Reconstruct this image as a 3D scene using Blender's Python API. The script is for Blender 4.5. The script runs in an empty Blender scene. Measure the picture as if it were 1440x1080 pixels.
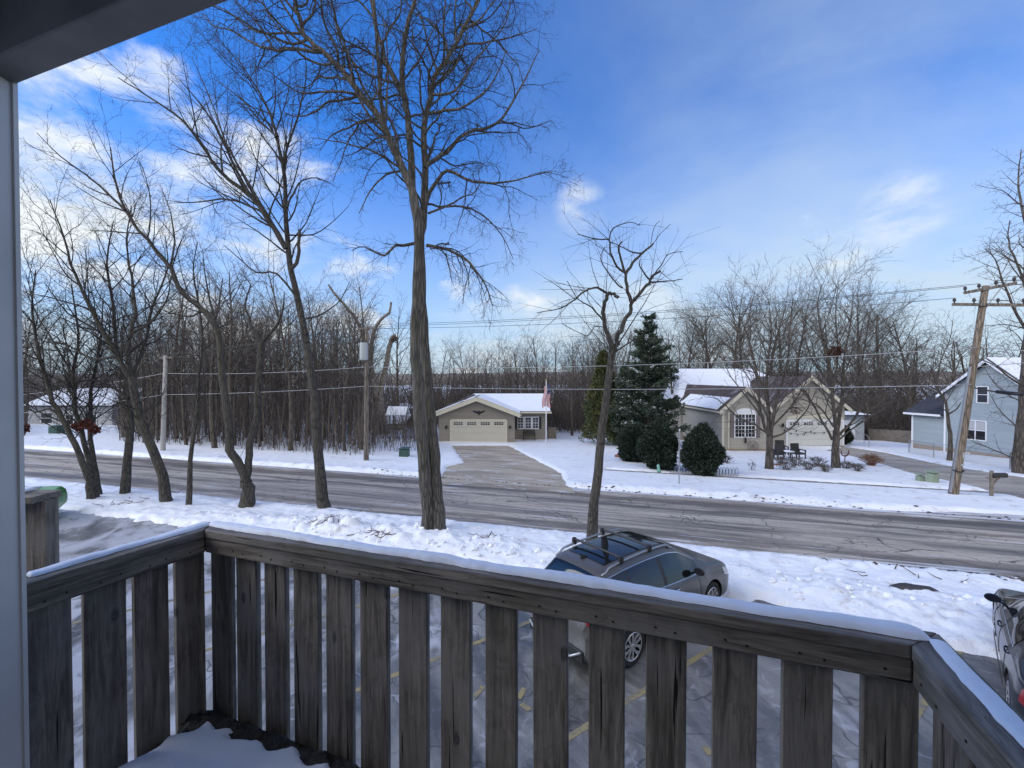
import bpy, math, random
import numpy as np
from mathutils import Vector, Matrix
random.seed(7)
PI = math.pi
SC = bpy.context.scene
COL = SC.collection
# ------------------------------------------------------------------ camera maths (photo pixels 1440 x 1080)
F = 615.0; CAMZ = 4.95; PITCH = math.radians(0.9)
CP, SP = math.cos(PITCH), math.sin(PITCH)
def ray(px, py):
    a = (px-720)/F; b = -(py-540)/F
    y = CP + b*SP; z = -SP + b*CP
    return Vector((a/y, 1.0, z/y))
def W(px, py, Y):
    d = ray(px, py)
    return Vector((d.x*Y, Y, CAMZ+d.z*Y))
# ------------------------------------------------------------------ numpy noise
def _hash(ix, iy, seed):
    n = (ix.astype(np.int64)*374761393 + iy.astype(np.int64)*668265263 + seed*1442695041) & 0xffffffff
    n = ((n ^ (n >> 13))*1274126177) & 0xffffffff
    return ((n ^ (n >> 16)) & 0xffff)/65535.0
def vnoise(x, y, seed=0):
    x = np.asarray(x, float); y = np.asarray(y, float)
    ix = np.floor(x); iy = np.floor(y); fx = x-ix; fy = y-iy
    fx = fx*fx*(3-2*fx); fy = fy*fy*(3-2*fy)
    a = _hash(ix, iy, seed); b = _hash(ix+1, iy, seed); c = _hash(ix, iy+1, seed); d = _hash(ix+1, iy+1, seed)
    return (a*(1-fx)+b*fx)*(1-fy)+(c*(1-fx)+d*fx)*fy*1.0
def fbm(x, y, seed=0, o=4):
    s = 0; a = .5; t = 0
    for i in range(o):
        s = s + a*(vnoise(x*2**i+i*17.3, y*2**i+i*9.1, seed+i)-.5)*2; t += a; a *= .5
    return s/t
def sst(a, b, x):
    t = np.clip((x-a)/(b-a), 0, 1); return t*t*(3-2*t)
# ------------------------------------------------------------------ ground
RA = math.radians(16.5); UX, UY = math.cos(RA), -math.sin(RA); VX, VY = math.sin(RA), math.cos(RA)
def uv_(x, y): return x*UX+y*UY, x*VX+y*VY
def xy_(u, v): return u*UX+v*VX, u*UY+v*VY
def base_h(x, y):
    x = np.asarray(x, float); y = np.asarray(y, float)
    u, v = uv_(x, y)
    h = np.interp(v, [-50, 11, 13.9, 20.1, 24, 36, 50, 80, 150, 220, 5000], [0, 0, -.08, -.2, -.35, -.85, -1.4, -3.2, -8.5, -9, -9])
    return h
def G(px, py, off=0.0):
    d = ray(px, py); lo = 1.0; Y = 1.0
    while Y < 600:
        if CAMZ+d.z*Y < float(base_h(d.x*Y, Y))+off: break
        lo = Y; Y *= 1.03
    hi = Y
    for _ in range(30):
        m = (lo+hi)/2
        if CAMZ+d.z*m < float(base_h(d.x*m, m))+off: hi = m
        else: lo = m
    return Vector((d.x*hi, hi, CAMZ+d.z*hi))
# ------------------------------------------------------------------ object helpers
def tag(o, label=None, cat=None, group=None, kind=None):
    if label: o['label'] = label
    if cat: o['category'] = cat
    if group: o['group'] = group
    if kind: o['kind'] = kind
    return o
def thing(name, label, cat, loc=(0, 0, 0), group=None, rz=0):
    o = bpy.data.objects.new(name, None); COL.objects.link(o); o.location = loc; o.rotation_euler.z = rz
    o.empty_display_size = .2
    return tag(o, label, cat, group)
def mesh_np(name, V, Fq, Ft=None, mats=(), mi=None, smooth=True):
    """V (n,3), Fq (m,4) quads, Ft (k,3) tris"""
    me = bpy.data.meshes.new(name)
    V = np.ascontiguousarray(V, dtype=np.float32)
    nq = 0 if Fq is None else len(Fq); nt = 0 if Ft is None else len(Ft)
    me.vertices.add(len(V)); me.vertices.foreach_set('co', V.ravel())
    loops = []; 
    if nq: loops.append(np.asarray(Fq, np.int32).ravel())
    if nt: loops.append(np.asarray(Ft, np.int32).ravel())
    lp = np.concatenate(loops); me.loops.add(len(lp)); me.loops.foreach_set('vertex_index', lp)
    st = np.concatenate([np.arange(nq)*4, nq*4+np.arange(nt)*3]).astype(np.int32)
    me.polygons.add(nq+nt); me.polygons.foreach_set('loop_start', st)
    me.polygons.foreach_set('use_smooth', np.full(nq+nt, smooth, bool))
    for m in mats: me.materials.append(m)
    if mi is not None: me.polygons.foreach_set('material_index', np.asarray(mi, np.int32))
    me.update(calc_edges=True); me.validate()
    return me
def link(name, me, parent=None, loc=None):
    o = bpy.data.objects.new(name, me); COL.objects.link(o)
    if parent: o.parent = parent
    if loc is not None: o.location = loc
    return o
class MB:
    def __init__(s): s.v = []; s.f = []; s.m = []
    def add(s, vs, fs, mi=0):
        b = len(s.v); s.v += [Vector(v) for v in vs]
        for f in fs: s.f.append([b+i for i in f]); s.m.append(mi)
        return s
    def box(s, c, d, rz=0, mi=0, M=None):
        x, y, z = d[0]/2, d[1]/2, d[2]/2
        R = M if M is not None else Matrix.Rotation(rz, 3, 'Z')
        vs = [R @ Vector((sx*x, sy*y, sz*z))+Vector(c) for sz in (-1, 1) for sy in (-1, 1) for sx in (-1, 1)]
        return s.add(vs, [(0, 2, 3, 1), (4, 5, 7, 6), (0, 1, 5, 4), (2, 6, 7, 3), (0, 4, 6, 2), (1, 3, 7, 5)], mi)
    def bar(s, a, b, w, h, mi=0, up=(0, 0, 1)):
        a = Vector(a); b = Vector(b); t = (b-a); L = t.length; t.normalize(); up = Vector(up)
        sd = t.cross(up)
        if sd.length < 1e-4: sd = t.cross(Vector((0, 1, 0)))
        sd.normalize(); u2 = sd.cross(t)
        M = Matrix((t, sd, u2)).transposed()
        return s.box((a+b)/2, (L, w, h), M=M, mi=mi)
    def tube(s, pts, r, k=6, mi=0, cap=True):
        pts = [Vector(p) for p in pts]; n = len(pts); rs = r if hasattr(r, '__len__') else [r]*n
        t0 = (pts[-1]-pts[0]); ref = Vector((0, 0, 1)) if abs(t0.normalized().z) < .9 else Vector((1, 0, 0))
        vs = []
        for i in range(n):
            t = (pts[min(i+1, n-1)]-pts[max(i-1, 0)]).normalized()
            a = t.cross(ref).normalized(); b = t.cross(a)
            for j in range(k):
                an = 2*PI*j/k; vs.append(pts[i]+(a*math.cos(an)+b*math.sin(an))*rs[i])
        fs = [(i*k+j, i*k+(j+1) % k, (i+1)*k+(j+1) % k, (i+1)*k+j) for i in range(n-1) for j in range(k)]
        if cap: fs += [tuple(range(k))[::-1], tuple((n-1)*k+j for j in range(k))]
        return s.add(vs, fs, mi)
    def lathe(s, prof, c=(0, 0, 0), k=24, axis='Z', mi=0, M=None):
        vs = []
        for (r, h) in prof:
            for j in range(k):
                a = 2*PI*j/k
                p = Vector((r*math.cos(a), r*math.sin(a), h)) if axis == 'Z' else (Vector((r*math.cos(a), h, r*math.sin(a))) if axis == 'Y' else Vector((h, r*math.cos(a), r*math.sin(a))))
                if M: p = M @ p
                vs.append(p+Vector(c))
        n = len(prof)
        fs = [(i*k+j, i*k+(j+1) % k, (i+1)*k+(j+1) % k, (i+1)*k+j) for i in range(n-1) for j in range(k)]
        return s.add(vs, fs, mi)
    def prism(s, poly, a, b, mi=0):
        """poly: list of 3D points; extruded from +a to +b (vectors)"""
        n = len(poly); a = Vector(a); b = Vector(b)
        vs = [Vector(p)+a for p in poly]+[Vector(p)+b for p in poly]
        fs = [tuple(range(n))[::-1], tuple(range(n, 2*n))]+[(i, (i+1) % n, n+(i+1) % n, n+i) for i in range(n)]
        return s.add(vs, fs, mi)
    def build(s, name, mats, parent=None, smooth=False, local=False, bevel=0, recalc=True):
        if not isinstance(mats, (list, tuple)): mats = [mats]
        off = Vector((0, 0, 0)) if (parent is None or local) else wloc(parent)
        me = bpy.data.meshes.new(name)
        me.from_pydata([tuple(v-off) for v in s.v], [], s.f)
        for m in mats: me.materials.append(m)
        me.polygons.foreach_set('material_index', s.m)
        if recalc:
            import bmesh
            bm = bmesh.new(); bm.from_mesh(me); bmesh.ops.recalc_face_normals(bm, faces=bm.faces)
            if smooth == 'auto':
                for f in bm.faces: f.smooth = True
                for e in bm.edges:
                    if len(e.link_faces) == 2 and e.calc_face_angle(0) > .6: e.smooth = False
            bm.to_mesh(me); bm.free()
        if smooth is True: me.polygons.foreach_set('use_smooth', [True]*len(me.polygons))
        me.update()
        o = link(name, me, parent)
        if bevel:
            b = o.modifiers.new('b', 'BEVEL'); b.width = bevel; b.segments = 2; b.limit_method = 'ANGLE'; b.angle_limit = .6
        return o
def wloc(o):
    v = Vector(o.location)
    while o.parent: o = o.parent; v = v+Vector(o.location)
    return v
def copy_tree(o, parent=None):
    c = o.copy(); COL.objects.link(c)
    if parent: c.parent = parent
    for ch in list(o.children): copy_tree(ch, c)
    return c
# ------------------------------------------------------------------ materials
class N:
    def __init__(s, nt): s.nt = nt
    def n(s, t, **kw):
        nd = s.nt.nodes.new(t)
        for k, v in kw.items():
            if k.startswith('i_'):
                key = k[2:]; key = int(key) if key.isdigit() else key.replace('_', ' ')
                s.set(nd.inputs[key], v)
            else: setattr(nd, k, v)
        return nd
    def set(s, inp, v):
        if hasattr(v, 'is_output') or isinstance(v, bpy.types.NodeSocket): s.nt.links.new(v, inp)
        elif isinstance(v, bpy.types.Node): s.nt.links.new(v.outputs[0], inp)
        else:
            if isinstance(v, (tuple, list)) and len(v) == 3 and inp.type == 'RGBA': v = (*v, 1)
            inp.default_value = v
    def math(s, op, a, b=0.0, c=None, clamp=False):
        nd = s.n('ShaderNodeMath', operation=op, use_clamp=clamp); s.set(nd.inputs[0], a); s.set(nd.inputs[1], b)
        if c is not None: s.set(nd.inputs[2], c)
        return nd.outputs[0]
    def mix(s, f, a, b, bt='MIX'):
        nd = s.n('ShaderNodeMix', data_type='RGBA', blend_type=bt); s.set(nd.inputs[0], f); s.set(nd.inputs[6], a); s.set(nd.inputs[7], b)
        return nd.outputs[2]
    def mr(s, x, a, b, c=0.0, d=1.0, smooth=True):
        nd = s.n('ShaderNodeMapRange', interpolation_type='SMOOTHSTEP' if smooth else 'LINEAR'); 
        for i, q in enumerate((x, a, b, c, d)): s.set(nd.inputs[i], q)
        return nd.outputs[0]
    def noise(s, vec, sc, det=4, rough=.55, dist=0):
        nd = s.n('ShaderNodeTexNoise'); s.set(nd.inputs['Vector'], vec); nd.inputs['Scale'].default_value = sc
        nd.inputs['Detail'].default_value = det; nd.inputs['Roughness'].default_value = rough; nd.inputs['Distortion'].default_value = dist
        return nd.outputs['Fac']
    def vor(s, vec, sc, feature='F1', rnd=1):
        nd = s.n('ShaderNodeTexVoronoi', feature=feature); s.set(nd.inputs['Vector'], vec); nd.inputs['Scale'].default_value = sc
        nd.inputs['Randomness'].default_value = rnd
        return nd.outputs['Distance']
    def mapv(s, vec, scale=(1, 1, 1), loc=(0, 0, 0), rot=(0, 0, 0)):
        nd = s.n('ShaderNodeMapping'); s.set(nd.inputs[0], vec); nd.inputs['Scale'].default_value = scale; nd.inputs['Location'].default_value = loc; nd.inputs['Rotation'].default_value = rot
        return nd.outputs[0]
    def bump(s, h, strength=.3, dist=.02, normal=None):
        nd = s.n('ShaderNodeBump'); s.set(nd.inputs['Height'], h); nd.inputs['Strength'].default_value = strength; nd.inputs['Distance'].default_value = dist
        if normal is not None: s.set(nd.inputs['Normal'], normal)
        return nd.outputs[0]
def newmat(name):
    m = bpy.data.materials.new(name); m.use_nodes = True
    b = m.node_tree.nodes['Principled BSDF']; return m, N(m.node_tree), b
def simple(name, col, rough=.6, metal=0, var=.0, scale=8, bump=0, spec=.5, coat=0):
    m, n, b = newmat(name)
    b.inputs['Roughness'].default_value = rough; b.inputs['Metallic'].default_value = metal
    b.inputs['Specular IOR Level'].default_value = spec
    if coat: b.inputs['Coat Weight'].default_value = coat; b.inputs['Coat Roughness'].default_value = .05
    tc = n.n('ShaderNodeTexCoord').outputs['Object']
    nz = n.noise(tc, scale, 5)
    f = n.mr(nz, .3, .7, 1-var, 1+var, False)
    c = n.mix(1, col, f, 'MULTIPLY'); n.set(b.inputs['Base Color'], c)
    if bump: n.set(b.inputs['Normal'], n.bump(nz, bump, .02))
    return m
def m_bark(name, col, zs=.12, sc=9, strength=.9, dist=.04, green=0):
    m, n, b = newmat(name); tc = n.n('ShaderNodeTexCoord').outputs['Object']
    v = n.mapv(tc, (1, 1, zs)); a = n.noise(v, sc, 6, .6, .6); w = n.vor(n.mapv(tc, (1, 1, zs*1.3)), sc*1.2, 'DISTANCE_TO_EDGE')
    h = n.math('ADD', n.math('MULTIPLY', a, .7), n.math('MULTIPLY', n.mr(w, 0, .25), .6))
    big = n.noise(tc, 1.3, 3)
    c = n.mix(n.mr(h, .45, .95), tuple(q*.42 for q in col), tuple(q*1.25 for q in col))
    c = n.mix(n.mr(big, .35, .7, 0, .5), c, tuple((q*1.25+.01) for q in col))
    if green: c = n.mix(n.mr(n.noise(tc, .9, 3), .5, .65, 0, green), c, (.09, .1, .05))
    n.set(b.inputs['Base Color'], c); b.inputs['Roughness'].default_value = .9
    n.set(b.inputs['Normal'], n.bump(h, strength, dist)); return m
M = {}
M['bark'] = m_bark('bark_big', (.10, .09, .078), zs=.07, sc=11, green=.2)
M['bark2'] = m_bark('bark_mid', (.068, .06, .051), sc=14, strength=.7, dist=.02, green=.2)
M['twig'] = simple('twig', (.036, .031, .027), .9, var=.3, scale=3)
def m_twigs(name, a, b_):
    m, n, b = newmat(name); r = n.n('ShaderNodeNewGeometry').outputs['Random Per Island']
    c = n.mix(n.mr(r, .1, .9), a, b_); n.set(b.inputs['Base Color'], c); b.inputs['Roughness'].default_value = .9; return m
M['twigfar'] = m_twigs('twig_far', (.045, .038, .034), (.135, .112, .092))
M['twigred'] = m_twigs('twig_red', (.05, .041, .036), (.15, .122, .10))
M['twiggold'] = simple('twig_gold', (.10, .085, .068), .9, var=.25, scale=1)
M['barkfar'] = m_bark('bark_far', (.095, .078, .063), sc=8, strength=.5, dist=.03)
M['barkpale'] = m_bark('bark_pale', (.22, .195, .165), zs=.4, sc=5, strength=.4, dist=.03)
M['leafred'] = simple('dead_leaf_red', (.085, .022, .015), .8, var=.3)
M['leafdead'] = simple('dead_leaf', (.09, .045, .025), .8, var=.4)

def m_snow(name, col=(.84, .86, .90), dirt=0.0, lump=.5, sc=6, dscale=9):
    m, n, b = newmat(name); tc = n.n('ShaderNodeNewGeometry').outputs['Position']
    a = n.noise(tc, sc, 6, .6); f = n.noise(tc, sc*9, 4, .6)
    c = col
    big = n.noise(tc, .55, 4, .6)
    c = n.mix(n.mr(big, .45, .7, 0, .3), c, (.72, .76, .84))
    if dirt:
        sp = n.noise(n.mapv(tc, (1, 1, 1), (3, 7, 0)), dscale, 5, .75); reg = n.noise(tc, .8, 3, .6)
        k = n.math('MULTIPLY', n.mr(sp, .62, .70), n.mr(reg, .45, .6)); k = n.math('MULTIPLY', k, dirt)
        c = n.mix(k, c, (.16, .12, .09))
        br = n.noise(n.mapv(tc, (1, 1, 1), (13, 2, 0)), 1.6, 5, .7)
        c = n.mix(n.math('MULTIPLY', n.mr(br, .55, .70), dirt*.55), c, (.40, .34, .29))
    n.set(b.inputs['Base Color'], c); b.inputs['Roughness'].default_value = .55
    h = n.math('ADD', a, n.math('MULTIPLY', f, .25))
    n.set(b.inputs['Normal'], n.bump(h, lump, .06)); return m
M['snow'] = m_snow('snow_clean', lump=.3, sc=4)
M['snowr'] = m_snow('snow_roof', lump=.25, sc=2)
M['snowsoft'] = m_snow('snow_soft', lump=.12, sc=7)
# colours of the sky dome (linear, before the background strength)
SKYTINT = (.16, .48, .92); VEIL = (2.45, 2.95, 3.35); CLOUD = (3.6, 3.8, 3.95); CLOUD_D = (2.7, 3.05, 3.5); EXPO = 1.12
# ------------------------------------------------------------------ terrain
V_NEAR, V_FAR, V_LOT = 13.9, 20.1, 10.7
def v_lot(u): return np.interp(u, [-60, 2.8, 4.2, 60], [10.7, 10.7, 9.6, 9.5])
def poly_sd(px, py, poly):
    """signed distance (positive inside) to polygon, numpy"""
    d = np.full(px.shape, 1e9); ins = np.zeros(px.shape, bool); n = len(poly)
    for i in range(n):
        x0, y0 = poly[i]; x1, y1 = poly[(i+1) % n]
        ex, ey = x1-x0, y1-y0; wx, wy = px-x0, py-y0
        t = np.clip((wx*ex+wy*ey)/(ex*ex+ey*ey+1e-9), 0, 1)
        d = np.minimum(d, np.hypot(wx-ex*t, wy-ey*t))
        c = ((y0 <= py) & (y1 > py)) | ((y1 <= py) & (y0 > py))
        xi = x0+(py-y0)/(y1-y0+1e-12)*ex
        ins ^= c & (px < xi)
    return np.where(ins, d, -d)
def gp(*pts): return [tuple(G(a, b).xy) for a, b in pts]
DRIVE1 = gp((636, 627), (713, 627), (752, 647), (786, 666), (800, 690), (618, 678), (632, 656), (655, 651))
DRIVE2 = gp((1190, 629), (1240, 636), (1330, 655), (1440, 672), (1600, 700), (1650, 760), (1440, 702), (1365, 684), (1290, 668), (1240, 653), (1190, 640), (1160, 634))
DRIVE3 = gp((1197, 613), (1225, 612), (1300, 622), (1420, 634), (1420, 640), (1290, 626), (1240, 621), (1197, 620))
WALK_V = (25.15, 25.95)
def v_far(u): return V_FAR+np.interp(u, [-100, 9, 22, 60], [0, .1, 2.6, 5.5])
def snow_h(x, y):
    u, v = uv_(x, y)
    b = base_h(x, y)
    n1 = fbm(x*.9, y*.9, 3); n2 = fbm(x*3.1, y*3.1, 11); n3 = fbm(x*9, y*9, 21, 3)
    dr = np.minimum(v-V_NEAR, v_far(u)-v)+.22*fbm(u*.5, v*1.2, 5)+.12*n2
    dl = v_lot(u)-v+.35*n1+.25*n2
    dd = np.maximum(poly_sd(x, y, DRIVE1), poly_sd(x, y, DRIVE2))+.15*n1+.1*n2
    d3 = poly_sd(x, y, DRIVE3)+.1*n2
    dw = np.minimum(v-WALK_V[0], WALK_V[1]-v); dw = np.where(u > -2, dw, -5)+.22*n1+.12*n2-.12
    d = np.maximum.reduce([dr, dl, dd, dw, d3])
    cover = sst(.1, -.35, d)               # 1 = snow
    h = b-.07+cover*.19
    verge = np.exp(-((v-np.interp(u, [2.8, 4.2], [11.75, 11.2])-.25*n1)/np.interp(u, [2.8, 4.2], [.62, .95]))**2)
    hp = np.interp(u, [-60, -20, -15.8, -14, -11, -9.4, -7.6, -6.2, -4.6, -3.5, -2, -.6, 0.7, 2, 4, 6, 9, 12, 20], [.03, .03, .05, .14, .2, .3, .24, .18, .2, .12, .12, .12, .1, .12, .16, .15, .13, .12, .1])
    bl = np.abs(fbm(x*2.1, y*2.1, 31, 2))+.45*np.abs(fbm(x*5.5, y*5.5, 37, 2)); lump = .6+.9*bl+.4*n1
    h = h+verge*hp*lump*sst(.1, -.25, d)
    edge = np.exp(-((v-13.35)/.35)**2)*.05+np.exp(-((v-20.7)/.4)**2)*.09
    h = h+edge*(1+n2)*cover
    rough = np.where((v < 13.7) & (v > 10), .045*(1+2.0*verge*hp*2), .018)
    h = h+cover*(n2*rough+n3*rough*.55+n1*.03)
    return h
def grid_mesh(name, us, vs, hf, mats, smooth=True):
    U, V_ = np.meshgrid(us, vs); X, Y = xy_(U, V_)
    Z = hf(X, Y); V = np.stack([X, Y, Z], -1).reshape(-1, 3)
    nu, nv = len(us), len(vs); i = np.arange(nv-1)[:, None]*nu+np.arange(nu-1)[None]
    Fq = np.stack([i, i+1, i+nu+1, i+nu], -1).reshape(-1, 4)
    return mesh_np(name, V, Fq, mats=mats, smooth=smooth)
def ramp(a, b, s0, s1):
    out = [a]; x = a
    while x < b:
        t = (x-a)/(b-a); x += s0+(s1-s0)*t; out.append(min(x, b))
    return out
M['gsnow'] = m_snow('snow_ground', dirt=1, lump=.55, sc=5)
us = sorted(set([-900, -600, -400, -250, -150, -100]+ramp(-80, -16, .7, .1)+ramp(-16, 14, .075, .075)+ramp(14, 45, .1, .6)+[60, 80, 120, 180, 260, 400, 600, 900]))
vs = sorted(set([-60, -30, -10, 0, 6, 9]+ramp(9.6, 14.3, .06, .07)+[15, 17, 19]+ramp(19.5, 27, .09, .12)+ramp(27, 60, .14, .9)+[65, 72, 80, 90, 100, 120, 150, 180, 220, 300, 400, 600, 900, 1400]))
tag(link('snow_ground', grid_mesh('snow_ground', us, vs, snow_h, [M['gsnow']])), kind='structure')

# road material
def m_road():
    m, n, b = newmat('road_asphalt'); tc = n.n('ShaderNodeTexCoord').outputs['Object']
    sep = n.n('ShaderNodeSeparateXYZ', i_0=tc); v = sep.outputs[1]
    st = n.noise(n.mapv(tc, (.08, .9, 1)), 1.0, 7, .65, .8)
    st2 = n.noise(n.mapv(tc, (.15, 3.5, 1)), 1.3, 5, .65, .3)
    big = n.noise(tc, .35, 4, .6); fine = n.noise(tc, 60, 3, .7); mid = n.noise(tc, 6, 5, .65)
    salt = n.mr(n.math('ADD', n.math('MULTIPLY', st, .6), n.math('MULTIPLY', st2, .4)), .38, .58)
    c = n.mix(salt, (.13, .11, .09), (.47, .415, .352))
    c = n.mix(n.mr(mid, .4, .65, 0, .3), c, (.22, .205, .19))
    # wheel tracks and slush bands running along the road
    wv = n.math('ADD', v, n.math('MULTIPLY', n.math('SUBTRACT', big, .5), 1.2))
    for c0, wd, k in ((19.1, .6, .75), (17.9, .22, .6), (14.75, .35, .55), (16.3, .15, .25)):
        band = n.mr(n.math('ABSOLUTE', n.math('SUBTRACT', wv, c0)), wd*.3, wd, 1, 0)
        c = n.mix(n.math('MULTIPLY', band, n.mr(st2, .3, .55, .3*k, k)), c, (.062, .05, .04))
    # cracks
    cv = n.n('ShaderNodeTexNoise'); n.set(cv.inputs['Vector'], tc); cv.inputs['Scale'].default_value = 1.2
    wob = n.n('ShaderNodeVectorMath', operation='MULTIPLY_ADD'); n.set(wob.inputs[0], cv.outputs['Color']); wob.inputs[1].default_value = (.9, .9, 0); n.set(wob.inputs[2], tc)
    k1 = n.vor(n.mapv(wob.outputs[0], (.38, .6, 1)), 1.0, 'DISTANCE_TO_EDGE')
    k2 = n.vor(n.mapv(wob.outputs[0], (1.5, 2.0, 1)), 1.1, 'DISTANCE_TO_EDGE')
    cr = n.math('MAXIMUM', n.mr(k1, .003, .011, 1, 0), n.math('MULTIPLY', n.mr(k2, .01, .03, 1, 0), n.mr(big, .48, .56)))
    c = n.mix(n.math('MULTIPLY', cr, n.mr(n.noise(tc, .5, 3), .4, .6, .15, .75)), c, (.03, .026, .022))
    # snow dust
    e = n.math('MAXIMUM', n.mr(v, 14.7, 13.7), n.mr(v, 19.5, 20.3))
    sd = n.math('MULTIPLY', n.mr(n.math('ADD', st2, n.math('MULTIPLY', e, .22)), .62, .70), .8)
    c = n.mix(sd, c, (.62, .65, .72))
    c = n.mix(1, c, n.mr(fine, .2, .8, .8, 1.2), 'MULTIPLY')
    n.set(b.inputs['Base Color'], c); n.set(b.inputs['Roughness'], n.mr(salt, 0, 1, .5, .85))
    n.set(b.inputs['Normal'], n.bump(n.math('SUBTRACT', n.math('ADD', fine, mid), cr), .35, .012)); return m
M['road'] = m_road()
def sheet(name, us, vs, off, mat, clip=None):
    U, V_ = np.meshgrid(us, vs); X, Y = xy_(U, V_); Z = base_h(X, Y)+off
    V = np.stack([U, V_, Z], -1).reshape(-1, 3)
    nu, nv = len(us), len(vs); i = np.arange(nv-1)[:, None]*nu+np.arange(nu-1)[None]
    Fq = np.stack([i, i+1, i+nu+1, i+nu], -1).reshape(-1, 4)
    o = link(name, mesh_np(name, V, Fq, mats=[mat])); o.rotation_euler.z = -RA
    return tag(o, kind='structure')
sheet('road', np.linspace(-160, 90, 60), [13.2, 13.9, 15, 17, 19, 20.1, 20.8, 22, 24.4], 0, M['road'])
def m_lot():
    m, n, b = newmat('parking_asphalt'); tc = n.n('ShaderNodeTexCoord').outputs['Object']
    v = n.mapv(tc, (1, 1, 1), rot=(0, 0, .95)); a = n.noise(n.mapv(v, (.45, 1, 1)), 1.0, 6, .65, .8); mid = n.noise(tc, 5, 6, .7); fine = n.noise(tc, 70, 3, .7)
    big = n.noise(tc, .45, 4, .6, .5)
    c = n.mix(n.mr(a, .38, .62), (.095, .092, .088), (.235, .23, .222))
    c = n.mix(n.mr(mid, .5, .7, 0, .45), c, (.25, .26, .29))
    sep = n.n('ShaderNodeSeparateXYZ', i_0=tc)
    # more packed snow and ice away to the left of the lot
    le = n.mr(sep.outputs[0], 1, -12)
    ice = n.mr(n.math('ADD', n.math('ADD', n.math('MULTIPLY', big, .6), n.math('MULTIPLY', a, .4)), n.math('MULTIPLY', le, .16)), .58, .68)
    c = n.mix(n.math('MULTIPLY', ice, .7), c, (.50, .51, .56))
    cv = n.n('ShaderNodeTexNoise'); n.set(cv.inputs['Vector'], tc); cv.inputs['Scale'].default_value = 1.6
    wob = n.n('ShaderNodeVectorMath', operation='MULTIPLY_ADD'); n.set(wob.inputs[0], cv.outputs['Color']); wob.inputs[1].default_value = (.8, .8, 0); n.set(wob.inputs[2], tc)
    k1 = n.vor(n.mapv(wob.outputs[0], (1.1, 1.3, 1)), 1.0, 'DISTANCE_TO_EDGE')
    cr = n.mr(k1, .005, .025, 1, 0)
    cr = n.math('MULTIPLY', cr, n.mr(n.noise(tc, .8, 3), .45, .56)); c = n.mix(n.math('MULTIPLY', cr, .6), c, (.03, .03, .03))
    c = n.mix(1, c, n.mr(fine, .2, .8, .75, 1.25), 'MULTIPLY')
    # foam-like white ice scribbles
    w = n.vor(n.mapv(wob.outputs[0], (2.2, 2.2, 1), (4, 1, 0)), 1.0, 'DISTANCE_TO_EDGE')
    sc = n.math('MULTIPLY', n.mr(w, .03, .07, 1, 0), n.mr(n.noise(tc, 1.1, 3, .6), .52, .62))
    c = n.mix(n.math('MULTIPLY', sc, .28), c, (.6, .62, .68))
    n.set(b.inputs['Base Color'], c); n.set(b.inputs['Roughness'], n.mr(a, .35, .65, .28, .7))
    n.set(b.inputs['Normal'], n.bump(n.math('SUBTRACT', n.math('ADD', n.math('MULTIPLY', fine, .4), mid), cr), .3, .015)); return m
M['lot'] = m_lot()
sheet('parking_lot', np.linspace(-60, 40, 20), [-20, 0, 8, 11.3], .001, M['lot'])
def m_conc(name, col, salt=.4):
    m, n, b = newmat(name); tc = n.n('ShaderNodeNewGeometry').outputs['Position']
    v = n.mapv(tc, (1, 1, 1), rot=(0, 0, RA)); a = n.noise(n.mapv(v, (.3, 1.5, 1)), .9, 5, .6, .5); mid = n.noise(tc, 7, 5, .65)
    c = n.mix(n.mr(a, .35, .65), col, tuple(q*.6 for q in col)); c = n.mix(n.mr(mid, .4, .7, 0, .3), c, tuple(min(1, q*1.3) for q in col))
    sn = n.noise(n.mapv(v, (.5, 2, 1), (5, 5, 0)), 1.1, 5, .7)
    c = n.mix(n.math('MULTIPLY', n.mr(sn, .57, .64), salt), c, (.7, .73, .8))
    n.set(b.inputs['Base Color'], c); b.inputs['Roughness'].default_value = .8; n.set(b.inputs['Normal'], n.bump(mid, .2, .01)); return m
M['conc'] = m_conc('driveway_concrete', (.42, .36, .285), .7)
M['conc2'] = m_conc('driveway_concrete_grey', (.36, .325, .285), .5)
M['walk'] = m_conc('sidewalk_concrete', (.26, .235, .21), .6)
M['drive3'] = m_conc('driveway_wet_asphalt', (.05, .052, .06), .3)
def poly_sheet(name, poly, off, mat, grow_=1.06, structure=True):
    cx = sum(p[0] for p in poly)/len(poly); cy = sum(p[1] for p in poly)/len(poly)
    pts = [(cx+(x-cx)*grow_, cy+(y-cy)*grow_) for x, y in poly]
    import bmesh
    bm = bmesh.new(); vs_ = [bm.verts.new((x, y, 0)) for x, y in pts]; bm.faces.new(vs_)
    bmesh.ops.triangulate(bm, faces=bm.faces); bmesh.ops.subdivide_edges(bm, edges=bm.edges, cuts=7, use_grid_fill=True)
    bmesh.ops.triangulate(bm, faces=bm.faces)
    for v in bm.verts: v.co.z = float(base_h(v.co.x, v.co.y))+off
    for f in bm.faces:
        if f.normal.z < 0: f.normal_flip()
    me = bpy.data.meshes.new(name); bm.to_mesh(me); bm.free(); me.materials.append(mat)
    o = link(name, me)
    if structure: tag(o, kind='structure')
    return o
poly_sheet('driveway', DRIVE1, .006, M['conc'])
poly_sheet('driveway', DRIVE2, .006, M['conc2'])
poly_sheet('driveway', DRIVE3, .004, M['drive3'])
sheet('sidewalk', np.linspace(-4, 60, 30), [24.9, 25.3, 25.9, 26.3], .01, M['walk'])
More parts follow.
